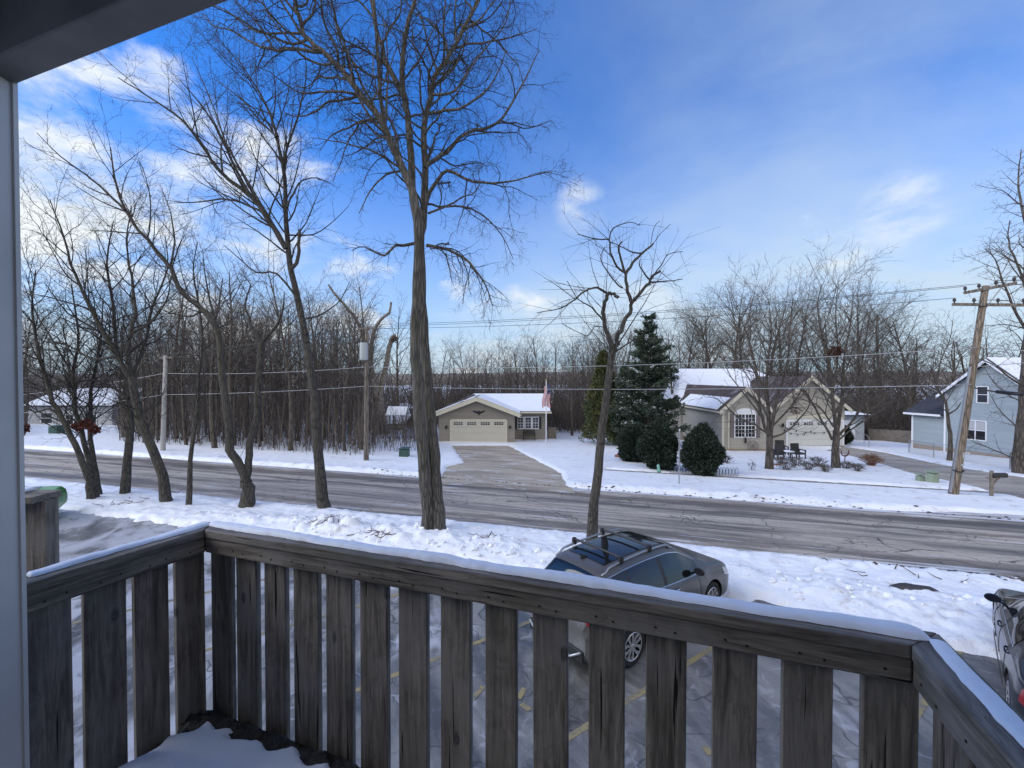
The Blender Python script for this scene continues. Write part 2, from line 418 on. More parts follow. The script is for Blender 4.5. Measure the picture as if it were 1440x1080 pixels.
# painted stall lines
def m_paint():
    m, n, b = newmat('worn_yellow_paint'); tc = n.n('ShaderNodeNewGeometry').outputs['Position']
    a = n.noise(tc, 4, 6, .7); f = n.noise(tc, 35, 4, .7)
    c = n.mix(n.mr(n.math('ADD', n.math('MULTIPLY', a, .7), n.math('MULTIPLY', f, .3)), .45, .6), (.30, .245, .12), (.15, .145, .135))
    n.set(b.inputs['Base Color'], c); b.inputs['Roughness'].default_value = .7; return m
M['paint'] = m_paint()
STA = math.radians(34.5); SD = Vector((math.cos(STA), math.sin(STA), 0)); SN = Vector((-SD.y, SD.x, 0))
def line_at(c, s0, s1, w=.1):
    mb = MB(); a = SN*c+SD*s0; b_ = SN*c+SD*s1
    mb.add([a-SN*w/2, b_-SN*w/2, b_+SN*w/2, a+SN*w/2], [(0, 1, 2, 3)])
    for v in mb.v: v.z = .005
    o = mb.build('painted_line', M['paint']); tag(o, kind='structure')
P1 = G(544, 952); P2 = G(747, 875); Q1 = G(810, 1037); Q2 = G(1000, 908); R1 = G(504, 855)
c1 = (P1.dot(SN)+P2.dot(SN))/2; c2 = (Q1.dot(SN)+Q2.dot(SN))/2
for k in range(-2, 3):
    c = c1+(c1-c2)*(k)
    e = (V_LOT-.6-c*SN.y)/SD.y*1.0
    # far end of the stall line lies near the verge, near end ~5.3 m short of it
    s_end = (10.0-(SN*c).dot(Vector((VX, VY, 0))))/(SD.dot(Vector((VX, VY, 0))))
    line_at(c, s_end-5.4, s_end)
for (a, b_) in (((664, 984), (679, 966)), ((729, 983), (738, 968)), ((733, 990), (745, 1000)), ((990, 1050), (1000, 1062))):
    p, q = G(*a), G(*b_); d = (q-p).normalized(); nn = Vector((-d.y, d.x, 0))*.045; mb = MB()
    mb.add([p-nn, q-nn, q+nn, p+nn], [(0, 1, 2, 3)])
    for v in mb.v: v.z = .009
    tag(mb.build('painted_line', M['paint']), kind='structure')
# far hills beyond the frozen lake
def m_hill():
    m, n, b = newmat('far_wooded_hill'); tc = n.n('ShaderNodeNewGeometry').outputs['Position']
    a = n.noise(n.mapv(tc, (.02, .02, .12)), 1, 6, .7); c = n.mix(n.mr(a, .35, .65), (.16, .13, .115), (.27, .23, .20))
    n.set(b.inputs['Base Color'], c); b.inputs['Roughness'].default_value = 1; return m
xs = np.linspace(-1800, 1800, 400); rows = []
for j, (yy, zz) in enumerate(((780, -12), (800, 2), (830, 9), (900, 14), (1000, 12), (1300, -12))):
    hh = zz+(5*fbm(xs*.004, xs*0+j*.3, 40)+1.4*fbm(xs*.06, xs*0+j, 41))*(zz > 0)
    rows.append(np.stack([xs, np.full(400, yy)+40*fbm(xs*.003, xs*0+5, 43), hh], -1))
V = np.concatenate(rows); i = np.arange(5)[:, None]*400+np.arange(399)[None]
tag(link('hills', mesh_np('hills', V, np.stack([i, i+1, i+401, i+400], -1).reshape(-1, 4), mats=[m_hill()])), kind='structure')
# bare earth patch and loose snow lumps on the verge
def blob_flat(name, px, py, rx, ry, rz, mat, h=.05, seed=0):
    p = G(px, py); z = float(snow_h(np.array([p.x]), np.array([p.y]))[0])
    mb = MB(); n = 26; vs_ = [(p.x, p.y, z+h)]
    for ring, q in ((1, .6), (2, 1.0)):
        for i in range(n):
            a = 2*PI*i/n; rr = 1+.28*math.sin(2*a+seed)+.12*math.sin(5*a+seed*2)
            x = math.cos(a)*rx*rr*q; y = math.sin(a)*ry*rr*q
            X = p.x+x*math.cos(rz)-y*math.sin(rz); Y = p.y+x*math.sin(rz)+y*math.cos(rz)
            zz = float(snow_h(np.array([X]), np.array([Y]))[0])
            vs_.append((X, Y, max(zz, z-.05)+(h*.8 if ring == 1 else -.03)))
    fs = [(0, 1+i, 1+(i+1) % n) for i in range(n)]+[(1+i, 1+n+i, 1+n+(i+1) % n, 1+(i+1) % n) for i in range(n)]
    mb.add(vs_, fs); return mb.build(name, mat, smooth=True)
M['mud'] = simple('wet_mud', (.05, .045, .045), .5, var=.3, scale=12, bump=.5)
tag(blob_flat('mud_patch', 1284, 838, .40, .26, -.5, M['mud'], .07, 1), 'dark bare mud patch showing through the snow of the verge', 'mud patch', kind='thing')
# ------------------------------------------------------------------ trees
class Skel:
    def __init__(s): s.b = []
    def add(s, pts, rad, lvl): s.b.append((pts, rad, lvl))
def tubes(branches, kf):
    """branches: list of (pts, radii) -> V, Fq"""
    groups = {}
    for pts, rad, k in branches: groups.setdefault((len(pts), k), []).append((pts, rad))
    Vs, Fs = [], []; off = 0
    for (n, k), lst in groups.items():
        P = np.array([[tuple(p) for p in b[0]] for b in lst], float); R = np.array([b[1] for b in lst], float)
        T = np.empty_like(P); T[:, 1:-1] = P[:, 2:]-P[:, :-2]; T[:, 0] = P[:, 1]-P[:, 0]; T[:, -1] = P[:, -1]-P[:, -2]
        T /= np.linalg.norm(T, axis=2, keepdims=True)+1e-9
        mt = np.abs(P[:, -1]-P[:, 0]); ref = np.zeros((len(lst), 3)); ref[np.arange(len(lst)), np.argmin(mt, 1)] = 1
        A = np.cross(T, ref[:, None, :]); A /= np.linalg.norm(A, axis=2, keepdims=True)+1e-9
        B = np.cross(T, A)
        an = 2*np.pi*np.arange(k)/k
        ring = P[:, :, None, :]+R[:, :, None, None]*(A[:, :, None, :]*np.cos(an)[None, None, :, None]+B[:, :, None, :]*np.sin(an)[None, None, :, None])
        Vs.append(ring.reshape(-1, 3))
        b = np.arange(len(lst))[:, None, None]*n*k; i = np.arange(n-1)[None, :, None]*k; j = np.arange(k)[None, None, :]; j2 = (j+1) % k
        q = np.stack([b+i+j, b+i+j2, b+i+k+j2, b+i+k+j], -1).reshape(-1, 4)+off
        Fs.append(q); off += len(lst)*n*k
    return np.concatenate(Vs), np.concatenate(Fs)
def rv(rng): return Vector((rng.gauss(0, 1), rng.gauss(0, 1), rng.gauss(0, 1)))
def smooth_line(pts, rad, sub=3):
    out, ro = [], []; n = len(pts)
    for i in range(n-1):
        p0 = pts[max(i-1, 0)]; p1 = pts[i]; p2 = pts[i+1]; p3 = pts[min(i+2, n-1)]
        for s_ in range(sub):
            t = s_/sub
            out.append(.5*((2*p1)+(p2-p0)*t+(2*p0-5*p1+4*p2-p3)*t*t+(3*p1-p0-3*p2+p3)*t**3)); ro.append(rad[i]*(1-t)+rad[i+1]*t)
    out.append(pts[-1]); ro.append(rad[-1]); return out, ro
def grow(S, rng, p, d, L, r, lvl, q):
    n = max(2, min(12, int(L/q['seg'])+1)); sg = L/n; pts = [p]; rad = [r]
    for i in range(n):
        d = (d+rv(rng)*q['wander']*(.6 if lvl < 2 else 1)+Vector((0, 0, q['trop'][min(lvl, len(q['trop'])-1)]))*(sg if q.get('tl') else 1)).normalized()
        p = p+d*sg; pts.append(p); rad.append(max(q['rmin']*.6, r*(1-.8*(i+1)/n)))
    S.add(pts, rad, lvl)
    if lvl < q['max']: spawn(S, rng, pts, rad, L, lvl+1, q)
def spawn(S, rng, pts, rad, L, lvl, q, t0=None, dens=None):
    t0 = q.get('t0', .15) if t0 is None else t0
    nc = L*(dens if dens is not None else q['dens'][min(lvl, len(q['dens'])-1)]); nc = int(nc)+(rng.random() < nc-int(nc))
    az = rng.random()*6.28; n = len(pts)-1
    for c in range(nc):
        t = t0+(1-t0)*(c+rng.random())/max(nc, 1); t = min(t, .995); f = t*n; i = int(f); w = f-i
        p = pts[i].lerp(pts[i+1], w); r = rad[i]*(1-w)+rad[i+1]*w; tg = (pts[i+1]-pts[i]).normalized()
        az += 2.4+rng.uniform(-.6, .6)
        a = tg.orthogonal().normalized(); b = tg.cross(a)
        side = a*math.cos(az)+b*math.sin(az)
        an = math.radians(rng.uniform(*q['ang'])); d = tg*math.cos(an)+side*math.sin(an)
        cl = L*q['ratio']*rng.uniform(.55, 1.15)*(1-.45*t); cl = min(cl, q.get('lmax', 99)*(.62**(lvl-1)))
        if cl < q['lmin']: cl = q['lmin']*rng.uniform(.8, 1.3)
        cr = max(q['rmin'], min(r*.62, cl*q['rk']))
        grow(S, rng, p, d, cl, cr, lvl, q)
def finish_tree(S, name, root, bark, twig, rtrunk, local=False, far=False):
    off = wloc(root) if not local else Vector((0, 0, 0)); tr, cr = [], []
    for pts, rad, lvl in S.b:
        pts = [p-off for p in pts]
        if rad[0] >= rtrunk: tr.append((pts, rad, 10 if rad[0] > .12 else 6))
        else: cr.append((pts, rad, 3 if (rad[0] < .02 or far) else 4))
    o1 = o2 = None
    if tr:
        V, Fq = tubes(tr, 0); o1 = link('trunk', mesh_np('trunk', V, Fq, mats=[bark]), root)
    if cr:
        V, Fq = tubes(cr, 0); o2 = link('crown', mesh_np('crown', V, Fq, mats=[twig]), root)
    return o1, o2
def traced_tree(label, base, stems, q, seed, bark, twig, group=None, extra=None, cat='tree', flare=1.25, rtrunk=.035, name='bare_tree', sink=.25):
    rng = random.Random(seed); B = G(*base); Y0 = B.y; pxm = Y0/F
    root = thing(name, label, cat, (B.x, B.y, B.z), group); S = Skel()
    for st in stems:
        pts2, w0, w1 = st['p'], st['w'][0], st['w'][1]; dy = st.get('dy', 0); y0 = st.get('y0', 0)
        L2 = [0]
        for i in range(1, len(pts2)): L2.append(L2[-1]+math.hypot(pts2[i][0]-pts2[i-1][0], pts2[i][1]-pts2[i-1][1]))
        P, R = [], []
        for (x, y), l in zip(pts2, L2):
            t = l/L2[-1]; P.append(W(x, y, Y0+y0+dy*t)); R.append(max(.01, (w0*(1-t)+w1*t)*pxm/2))
        if st.get('root'):
            P[0].z -= sink; R[0] *= flare*1.1
            P.insert(1, P[0].lerp(P[1], .12)); R.insert(1, R[0]/flare*1.12)
        P, R = smooth_line(P, R, 3)
        for i in range(1, len(P)-1): P[i] = P[i]+rv(rng)*R[i]*(.10 if R[i] > .08 else .3)
        S.add(P, R, 0)
        Lm = sum((P[i+1]-P[i]).length for i in range(len(P)-1))
        if st.get('dens', 1) > 0:
            qq = dict(q); qq['lmax'] = st.get('lmax', q.get('lmax', 3))
            if 'trop' in st: qq['trop'] = st['trop']
            spawn(S, rng, P, R, Lm, 1, qq, t0=st.get('t0', .1), dens=q['dens'][0]*st.get('dens', 1))
    if extra: extra(S, rng, Y0)
    finish_tree(S, name, root, bark, twig, rtrunk); return root, S
QB = dict(seg=.28, wander=.2, trop=[.02, .01, -.03, -.07, -.1], dens=[1.7, 1.7, 2.6, 4.2, 5], ang=(30, 70), ratio=.55, lmin=.22, rmin=.0045, rk=.014, max=4, lmax=3.0, t0=.12)
# central twin-trunk tree
traced_tree('tallest bare tree, twin-trunked with deeply furrowed bark, standing on the verge behind the railing', (612, 750), [
    dict(root=1, p=[(605, 752), (600, 700), (595, 640), (588, 560), (584, 480), (586, 400), (588, 340), (584, 284), (567, 240), (551, 204), (535, 169), (504, 129), (478, 96), (451, 73), (429, 49), (420, 22), (411, -10), (400, -60)], w=(18.5, 4), dy=-1.2, t0=.5),
    dict(root=1, p=[(620, 752), (614, 700), (610, 640), (603, 560), (597, 480), (593, 400), (591, 340), (595, 307), (598, 231), (596, 178), (607, 133), (611, 107), (633, 76), (651, 40), (669, 9), (680, -40)], w=(19.5, 4), y0=.02, dy=.9, t0=.5),
    dict(p=[(588, 330), (580, 267), (576, 191), (571, 147), (560, 120), (542, 84), (529, 40), (520, -10), (512, -70)], w=(12, 4), dy=1.5, t0=.3, dens=.6),
    dict(p=[(540, 175), (534, 120), (531, 60), (524, -10), (520, -60)], w=(6, 3), dy=-.8, dens=.6),
    dict(p=[(571, 147), (565, 116), (569, 53), (578, 18), (586, -20), (592, -80)], w=(9, 4), dy=-.6, y0=.7, dens=.6),
    dict(p=[(598, 236), (615, 222), (629, 213), (656, 187), (691, 178), (713, 156), (736, 116), (758, 71)], w=(7, 1.2), dy=.8, lmax=2.2, dens=1.5),
    dict(p=[(600, 285), (609, 262), (629, 240), (656, 253), (691, 258), (727, 253), (758, 244), (776, 242)], w=(6, .7), dy=-1.2, lmax=2.4, dens=1.7, trop=[0, -.04, -.12, -.2]),
    dict(p=[(600, 345), (629, 351), (660, 369), (682, 400), (693, 430)], w=(5, 1), dy=-1, lmax=2.6, trop=[0, -.06, -.2, -.28], dens=4.5, t0=.05),
    dict(p=[(584, 342), (568, 345), (553, 347), (540, 360), (513, 347), (495, 352)], w=(5, 1), dy=-1.0, lmax=2.2, dens=4, trop=[0, -.04, -.1, -.2]),
    dict(p=[(603, 160), (625, 155), (647, 153), (678, 133), (700, 102), (712, 70)], w=(4.5, 1), dy=-1.4, lmax=1.8),
    dict(p=[(451, 73), (411, 69), (384, 69), (358, 62), (327, 44), (300, 36), (285, 20)], w=(5.5, 1.2), dy=1.0, lmax=2.0),
    dict(p=[(504, 129), (495, 138), (464, 142), (446, 155), (420, 164), (400, 158)], w=(4.5, 1), dy=-1.0, lmax=1.8),
    dict(p=[(532, 172), (510, 170), (490, 180), (466, 190), (450, 212)], w=(4, 1), dy=1.4, lmax=1.6, trop=[0, -.05, -.1, -.15]),
    dict(p=[(478, 96), (470, 60), (455, 30), (450, -10), (440, -60)], w=(4, 1.5), dy=-1, lmax=1.8),
    dict(p=[(607, 133), (640, 128), (660, 95), (690, 60), (712, 30), (720, -20)], w=(4, 1.3), dy=1.5, lmax=1.8),
    dict(p=[(560, 118), (530, 110), (500, 92), (480, 60), (470, 20), (465, -30)], w=(4, 1.3), dy=1.6, lmax=1.8),
    dict(p=[(567, 240), (545, 245), (525, 262), (512, 285), (505, 300)], w=(3.5, .8), dy=-1.4, lmax=1.6, trop=[0, -.1, -.2, -.2]),
    dict(p=[(651, 40), (680, 30), (705, 5), (720, -30)], w=(3, 1), dy=-1, lmax=1.5),
    dict(p=[(602, 300), (640, 290), (675, 300), (705, 330), (722, 365)], w=(3.5, .8), dy=1.5, lmax=2.2, dens=1.8, trop=[0, -.08, -.2, -.28]),
    dict(p=[(384, 69), (360, 30), (330, 0), (310, -30)], w=(3, 1), dy=1, y0=.5, lmax=1.8),
], dict(QB, dens=[1.55, 2.1, 3.3, 4.6, 5], wander=.32, rmin=.0038, seg=.22, trop=[.02, .0, -.05, -.10, -.12]), 11, M['bark'], M['twig'])
QL = dict(QB, trop=[.03, .05, .03, 0], lmax=2.6, dens=[1.6, 1.8, 2.8, 4, 5], ang=(25, 55), wander=.12)
traced_tree('tall slim bare tree with gently curving trunk, just left of the biggest tree', (459, 718), [
    dict(root=1, p=[(459, 720), (447, 650), (441, 560), (425, 451), (409, 378), (402, 311), (399, 249), (389, 192), (373, 145), (352, 110), (332, 78)], w=(15, 1.2), dy=.6, t0=.45),
    dict(p=[(402, 350), (384, 321), (353, 275), (311, 244), (290, 213), (259, 171), (207, 135), (166, 109)], w=(7, 1), dy=-1.4),
    dict(p=[(373, 301), (340, 285), (310, 280), (270, 285), (235, 282)], w=(4, .8), dy=1.4),
    dict(p=[(353, 275), (330, 235), (310, 190), (285, 150), (250, 110)], w=(4, .8), dy=-2, y0=-.8),
    dict(p=[(399, 342), (375, 300), (345, 250), (318, 200), (300, 150), (270, 80)], w=(5, .8), dy=1.8),
    dict(p=[(404, 292), (412, 272), (425, 254), (445, 250), (467, 259)], w=(3.5, .8), dy=.6),
    dict(p=[(409, 378), (418, 370), (420, 345), (421, 323)], w=(6, 4), dy=-.3, dens=.5),
    dict(p=[(398, 240), (405, 205), (420, 160), (430, 110), (428, 70)], w=(4, .8), dy=-1),
    dict(p=[(389, 192), (365, 170), (340, 140), (300, 110)], w=(3, .8), dy=1.2),
    dict(p=[(418, 420), (390, 385), (360, 383), (335, 362), (315, 345)], w=(3.5, .8), dy=-1),
    dict(p=[(425, 450), (455, 440), (480, 420), (492, 395)], w=(3, .8), dy=1),
    dict(p=[(401, 330), (440, 330), (470, 310), (490, 290)], w=(2.6, .7), dy=1),
], QL, 12, M['bark2'], M['twig'])
traced_tree('crooked bare tree forking low above a knotted base, its long left limb arching over', (346, 716), [
    dict(root=1, p=[(345, 718), (349, 695), (346, 676)], w=(20, 15), dens=0, ),
    dict(p=[(347, 680), (338, 655), (323, 632), (322, 600), (316, 560), (312, 520), (306, 467), (285, 435), (259, 415), (238, 378), (207, 337), (176, 295), (161, 249), (155, 207)], w=(12, 1.2), dy=-1.4, t0=.5, lmax=1.8),
    dict(p=[(176, 295), (150, 270), (120, 245), (85, 220), (52, 187)], w=(3.2, .7), dy=-.6, y0=-1.2, lmax=1.6),
    dict(p=[(347, 680), (350, 650), (352, 620), (362, 585), (363, 540), (367, 482)], w=(10, 8), dy=.5, dens=.2),
    dict(p=[(367, 482), (352, 455), (345, 425), (352, 400), (338, 385)], w=(5, 1), dy=.6, y0=.5),
    dict(p=[(367, 482), (385, 465), (397, 440), (400, 410)], w=(6, 1.2), dy=-.5, y0=.5),
    dict(p=[(306, 467), (300, 440), (290, 400), (285, 350)], w=(4, .8), dy=1.2, y0=-.6),
    dict(p=[(238, 378), (245, 340), (240, 300), (225, 260)], w=(3, .8), dy=1, y0=-.8),
    dict(p=[(207, 337), (212, 290), (205, 250), (195, 225)], w=(2.6, .7), dy=.6, y0=-1),
    dict(p=[(285, 435), (270, 445), (240, 440), (210, 425)], w=(3, .8), dy=-1, y0=-.6),
], QL, 13, M['bark2'], M['twig'])
GV = 'smaller bare trees on the left of the verge'
traced_tree('thin straight bare sapling between the crooked forked tree and a thick leaning trunk', (265, 715), [
    dict(root=1, p=[(265, 717), (268, 650), (275, 590), (279, 540), (284, 480), (280, 430), (272, 380), (278, 340)], w=(7, 1), dy=.3, t0=.3, lmax=1.5)], dict(QL, dens=[2.4, 2.2, 3, 4, 5]), 14, M['bark2'], M['twig'], GV)
traced_tree('bare tree with a thick dark trunk leaning left, right of the upright lichened tree', (238, 709), [
    dict(root=1, p=[(238, 711), (228, 668), (212, 625), (198, 590), (190, 560), (186, 530)], w=(13, 9), dy=-.3, t0=.5, dens=.8),
    dict(p=[(188, 545), (165, 500), (140, 460), (120, 420), (100, 370), (85, 320), (70, 280)], w=(7, 1), dy=-1.4, lmax=2.4),
    dict(p=[(187, 540), (180, 490), (190, 440), (185, 390), (178, 340), (185, 290)], w=(6.5, 1), dy=1, lmax=2.2),
    dict(p=[(165, 500), (130, 505), (95, 485), (60, 480), (35, 460)], w=(4, .8), dy=1, lmax=2),
    dict(p=[(184, 470), (215, 450), (235, 420), (240, 390)], w=(4, .8), dy=-1, lmax=2),
], dict(QL, wander=.2, dens=[2.8, 2.6, 3.2, 4, 5]), 15, M['bark2'], M['twig'], GV)
traced_tree('upright bare tree with a grey lichened trunk, left of the thick leaning trunk', (175, 698), [
    dict(root=1, p=[(174, 700), (180, 650), (183, 600), (182, 560), (178, 520)], w=(11, 8), dy=.2, t0=.6, dens=.6),
    dict(p=[(180, 540), (165, 490), (160, 430), (150, 370), (160, 310)], w=(6, 1), dy=-.8, lmax=2.2),
    dict(p=[(181, 540), (205, 480), (215, 430), (235, 380), (232, 330)], w=(5.5, 1), dy=.8, lmax=2.2),
    dict(p=[(180, 560), (150, 540), (120, 535), (80, 545), (50, 535)], w=(4.5, .8), dy=.6, lmax=2),
    dict(p=[(165, 490), (130, 460), (95, 440), (65, 400)], w=(3.5, .8), dy=-1, lmax=2),
], dict(QL, wander=.22, dens=[2.8, 2.6, 3.2, 4, 5]), 16, M['bark2'], M['twig'], GV)
def redleaves(S, rng, Y0): pass
traced_tree('three-stemmed bare tree nearest the lot, forking into leaning dark stems', (130, 706), [
    dict(root=1, p=[(128, 708), (127, 685), (120, 660), (105, 625), (88, 590), (70, 550), (55, 500), (45, 440), (50, 380)], w=(9, 1.4), dy=-.4, t0=.45, lmax=2.2),
    dict(root=1, p=[(135, 694), (128, 660), (118, 620), (108, 580), (104, 530), (110, 470), (100, 400)], w=(8, 1.2), dy=.5, y0=.3, t0=.4, lmax=2.2),
    dict(root=1, p=[(138, 692), (132, 650), (126, 600), (128, 550), (140, 490), (145, 420)], w=(8, 1.2), dy=1, y0=.8, t0=.4, lmax=2.2),
    dict(p=[(88, 590), (70, 575), (50, 580), (32, 570)], w=(4, .8), dy=-.5, lmax=1.6),
    dict(p=[(105, 560), (80, 530), (55, 525), (30, 500)], w=(4, .8), dy=.6, lmax=1.8),
    dict(p=[(104, 530), (75, 480), (50, 440), (34, 400)], w=(3, .8), dy=.6, lmax=1.8),
], dict(QL, wander=.22, dens=[2.8, 2.6, 3.2, 4, 5]), 17, M['bark2'], M['twig'], GV)
# pollarded tree by the CRV
def zp(*p): return [(740+x/4, 300+y/4) for x, y in p]
QP = dict(QB, trop=[.04, .01, -.04, -.09], dens=[3.6, 1.4, .8, 1.5], ang=(20, 60), wander=.08, lmax=3, lmin=.35, ratio=.9, seg=.16, max=2, rk=.008)
traced_tree('pruned bare tree with knobbly cut limbs and drooping shoots behind the parked grey car', (830, 768), [
    dict(root=1, p=[(830, 770), (836, 710), (843, 640), (850, 580)]+zp((470, 880), (488, 770)), w=(15, 9), t0=.8, dens=.2),
    dict(p=zp((490, 770), (470, 710), (450, 660), (430, 580), (440, 500), (465, 452), (492, 455), (520, 475)), w=(7, 4.5), dy=-.5, lmax=1.8, t0=.3),
    dict(p=zp((490, 770), (505, 730), (530, 660), (580, 560), (600, 500), (650, 440), (690, 390), (715, 350), (755, 325)), w=(7.5, 3), dy=.5, t0=.3, lmax=1.5),
    dict(p=zp((596, 505), (575, 440), (558, 345), (530, 260), (520, 190), (540, 160)), w=(5.5, 2), dy=-.4, y0=.2, lmax=1.6),
    dict(p=zp((560, 340), (600, 280), (650, 225), (715, 170)), w=(4.5, 2.5), dy=.5, lmax=1.4),
    dict(p=zp((560, 340), (510, 300), (475, 220), (465, 150), (400, 145), (290, 118)), w=(3.5, 1), dy=-.8, lmax=1.5),
    dict(p=zp((465, 150), (490, 85), (580, 50), (640, 68)), w=(2, .7), dy=.3, y0=-.5, lmax=1),
    dict(p=zp((465, 455), (400, 420), (330, 440), (280, 480), (200, 530), (60, 560)), w=(3.5, .7), dy=-1.2, y0=-.3, lmax=1.6),
    dict(p=zp((430, 600), (370, 530), (290, 480), (230, 380)), w=(2.6, .7), dy=.8, lmax=1.5),
    dict(p=zp((540, 420), (480, 360), (420, 260), (440, 190)), w=(3, .8), dy=.8, lmax=1.3),
    dict(p=zp((650, 225), (600, 220), (520, 180), (470, 160)), w=(2.5, .8), dy=-.6, lmax=1.2),
    dict(p=zp((690, 390), (740, 385), (800, 382), (880, 370)), w=(3, .5), dy=.3, y0=.4, lmax=.9),
    dict(p=zp((690, 370), (640, 300), (640, 260)), w=(2.6, 1), dy=-.4, lmax=1.2),
    dict(p=zp((690, 390), (760, 290), (800, 230), (880, 215)), w=(2.4, .5), dy=.6, lmax=1),
    dict(p=zp((712, 172), (760, 110), (812, 62)), w=(1.4, .5), dy=.2, dens=.1),
    dict(p=zp((700, 175), (720, 80), (750, 45)), w=(1.1, .5), dy=.2, dens=.1),
    dict(p=zp((500, 780), (560, 740), (640, 690), (690, 650)), w=(2.2, .8), dy=-.5, dens=.4, lmax=.8),
    dict(p=zp((430, 640), (380, 640), (340, 690), (200, 620)), w=(1.5, .5), dy=-.5, lmax=1),
], QP, 18, M['bark2'], M['twig'])

# yard trees in front of the tan house (several ascending limbs)
QY = dict(QB, seg=.5, trop=[.05, .05, .04, .02], dens=[1.5, 1.6, 2.0, 2.2], ang=(22, 50), wander=.1, lmax=3.4, lmin=.5, ratio=.6, max=3, rmin=.008, rk=.012)
traced_tree('bare yard tree with ascending limbs before the white-framed window of the tan house', (1081, 662), [
    dict(root=1, p=[(1081, 664), (1082, 630), (1082, 612)], w=(10, 8), dens=0),
    dict(p=[(1082, 615), (1072, 590), (1066, 550), (1062, 510), (1050, 470), (1035, 430)], w=(5, .8), dy=-1.5),
    dict(p=[(1082, 615), (1080, 570), (1078, 520), (1085, 470), (1080, 420)], w=(6, .8), dy=1),
    dict(p=[(1083, 612), (1092, 565), (1105, 520), (1110, 470), (1115, 420)], w=(5, .8), dy=-.8),
    dict(p=[(1081, 612), (1062, 598), (1040, 588), (1022, 572), (1000, 555)], w=(3.4, .6), dy=-2),
    dict(p=[(1084, 616), (1108, 605), (1130, 582), (1142, 562), (1150, 540)], w=(3.4, .6), dy=-2),
    dict(p=[(1075, 590), (1052, 560), (1028, 530), (1010, 490)], w=(3, .6), dy=1.5),
    dict(p=[(1086, 600), (1120, 560), (1140, 520), (1150, 470)], w=(3, .6), dy=2),
    dict(p=[(1078, 560), (1056, 500), (1052, 450), (1062, 410)], w=(3, .6), dy=2),
], QY, 19, M['barkfar'], M['twigfar'])
traced_tree('bare yard tree with wide V-shaped limbs before the garage door of the tan house', (1174, 660), [
    dict(root=1, p=[(1174, 662), (1175, 630), (1176, 605)], w=(10, 8), dens=0),
    dict(p=[(1176, 608), (1172, 570), (1168, 530), (1160, 490), (1150, 440), (1155, 400)], w=(5.5, .8), dy=-1.5),
    dict(p=[(1177, 608), (1184, 560), (1186, 510), (1195, 460), (1200, 410)], w=(5.5, .8), dy=1),
    dict(p=[(1170, 618), (1155, 590), (1142, 565), (1125, 540), (1105, 510)], w=(4, .7), dy=-1.5),
    dict(p=[(1180, 612), (1200, 590), (1220, 560), (1235, 520), (1245, 480)], w=(4, .7), dy=-1),
    dict(p=[(1180, 618), (1198, 604), (1225, 585), (1250, 570)], w=(3, .6), dy=1),
    dict(p=[(1168, 560), (1178, 500), (1175, 440), (1180, 395)], w=(3.6, .6), dy=1.8),
    dict(p=[(1176, 580), (1205, 540), (1215, 490), (1225, 430)], w=(3.6, .6), dy=1.5),
    dict(p=[(1170, 545), (1140, 500), (1130, 460), (1128, 420)], w=(3, .6), dy=1.5),
    dict(p=[(1172, 600), (1150, 570), (1120, 560), (1095, 556)], w=(2.6, .6), dy=-2),
], QY, 20, M['barkfar'], M['twigfar'])
# right-hand trees
traced_tree('massive bare tree whose thick trunk rises beside the blue house at the photo edge', (1434, 668), [
    dict(root=1, p=[(1436, 668), (1440, 600), (1446, 520), (1450, 440), (1446, 360), (1450, 280)], w=(18, 8), dy=.3, t0=.2, dens=.7),
    dict(p=[(1447, 470), (1425, 430), (1410, 395), (1400, 365), (1385, 350)], w=(4, 1), dy=-.6, lmax=2),
    dict(p=[(1448, 420), (1430, 370), (1418, 340), (1420, 310)], w=(4, 1), dy=.6, lmax=2),
    dict(p=[(1448, 340), (1436, 290), (1432, 250), (1436, 210)], w=(4, 1), dy=.6, lmax=1.8),
    dict(p=[(1446, 545), (1425, 535), (1400, 515), (1380, 505)], w=(4, .8), dy=-.6, lmax=1.4),
    dict(p=[(1450, 480), (1490, 420), (1520, 350)], w=(6, 1), dy=-.6, lmax=2),
], dict(QB, seg=.4, dens=[2.2, 2.2, 3, 4], max=3, rmin=.007, wander=.2), 21, M['barkfar'], M['twigfar'])
traced_tree('slender crooked bare tree growing against the blue house wall, behind the leaning pole', (1335, 650), [
    dict(root=1, p=[(1335, 652), (1337, 620), (1333, 590), (1330, 565), (1318, 545), (1310, 520)], w=(6, 1.5), dy=0, t0=.5),
    dict(p=[(1334, 582), (1345, 575), (1352, 565)], w=(3, .8), dy=0, dens=.5),
    dict(p=[(1325, 555), (1300, 545), (1275, 530), (1250, 525)], w=(2, .6), dy=-1),
    dict(p=[(1318, 545), (1322, 510), (1335, 480), (1340, 450)], w=(2, .6), dy=1),
], dict(QY, dens=[2.4, 2, 2, 2]), 22, M['barkfar'], M['twigfar'])
# big dead snag in the wood edge + woods
traced_tree('big broken pale-barked snag with stubby cut limbs, behind the pole carrying the transformer', (545, 612), [
    dict(root=1, p=[(540, 632), (538, 600), (532, 560), (520, 520), (513, 490)], w=(18, 9), dy=0, dens=.1),
    dict(p=[(514, 500), (506, 460), (490, 435), (472, 415), (462, 400)], w=(6, 2.5), dy=-.5, dens=.5, lmax=1.5),
    dict(p=[(520, 515), (525, 470), (535, 450), (547, 440), (550, 425)], w=(7, 3), dy=.5, dens=.25, lmax=1.2),
    dict(p=[(534, 560), (542, 520), (547, 490), (552, 475), (557, 472)], w=(8, 6.5), dy=.8, dens=.3, lmax=1.0),
    dict(p=[(536, 590), (520, 560), (500, 545), (485, 540)], w=(3, 1), dy=-1, dens=.6, lmax=1.5),
], dict(QY, dens=[1.2, 1.4, 2, 2], max=3), 23, M['barkpale'], M['twigfar'], sink=.5)
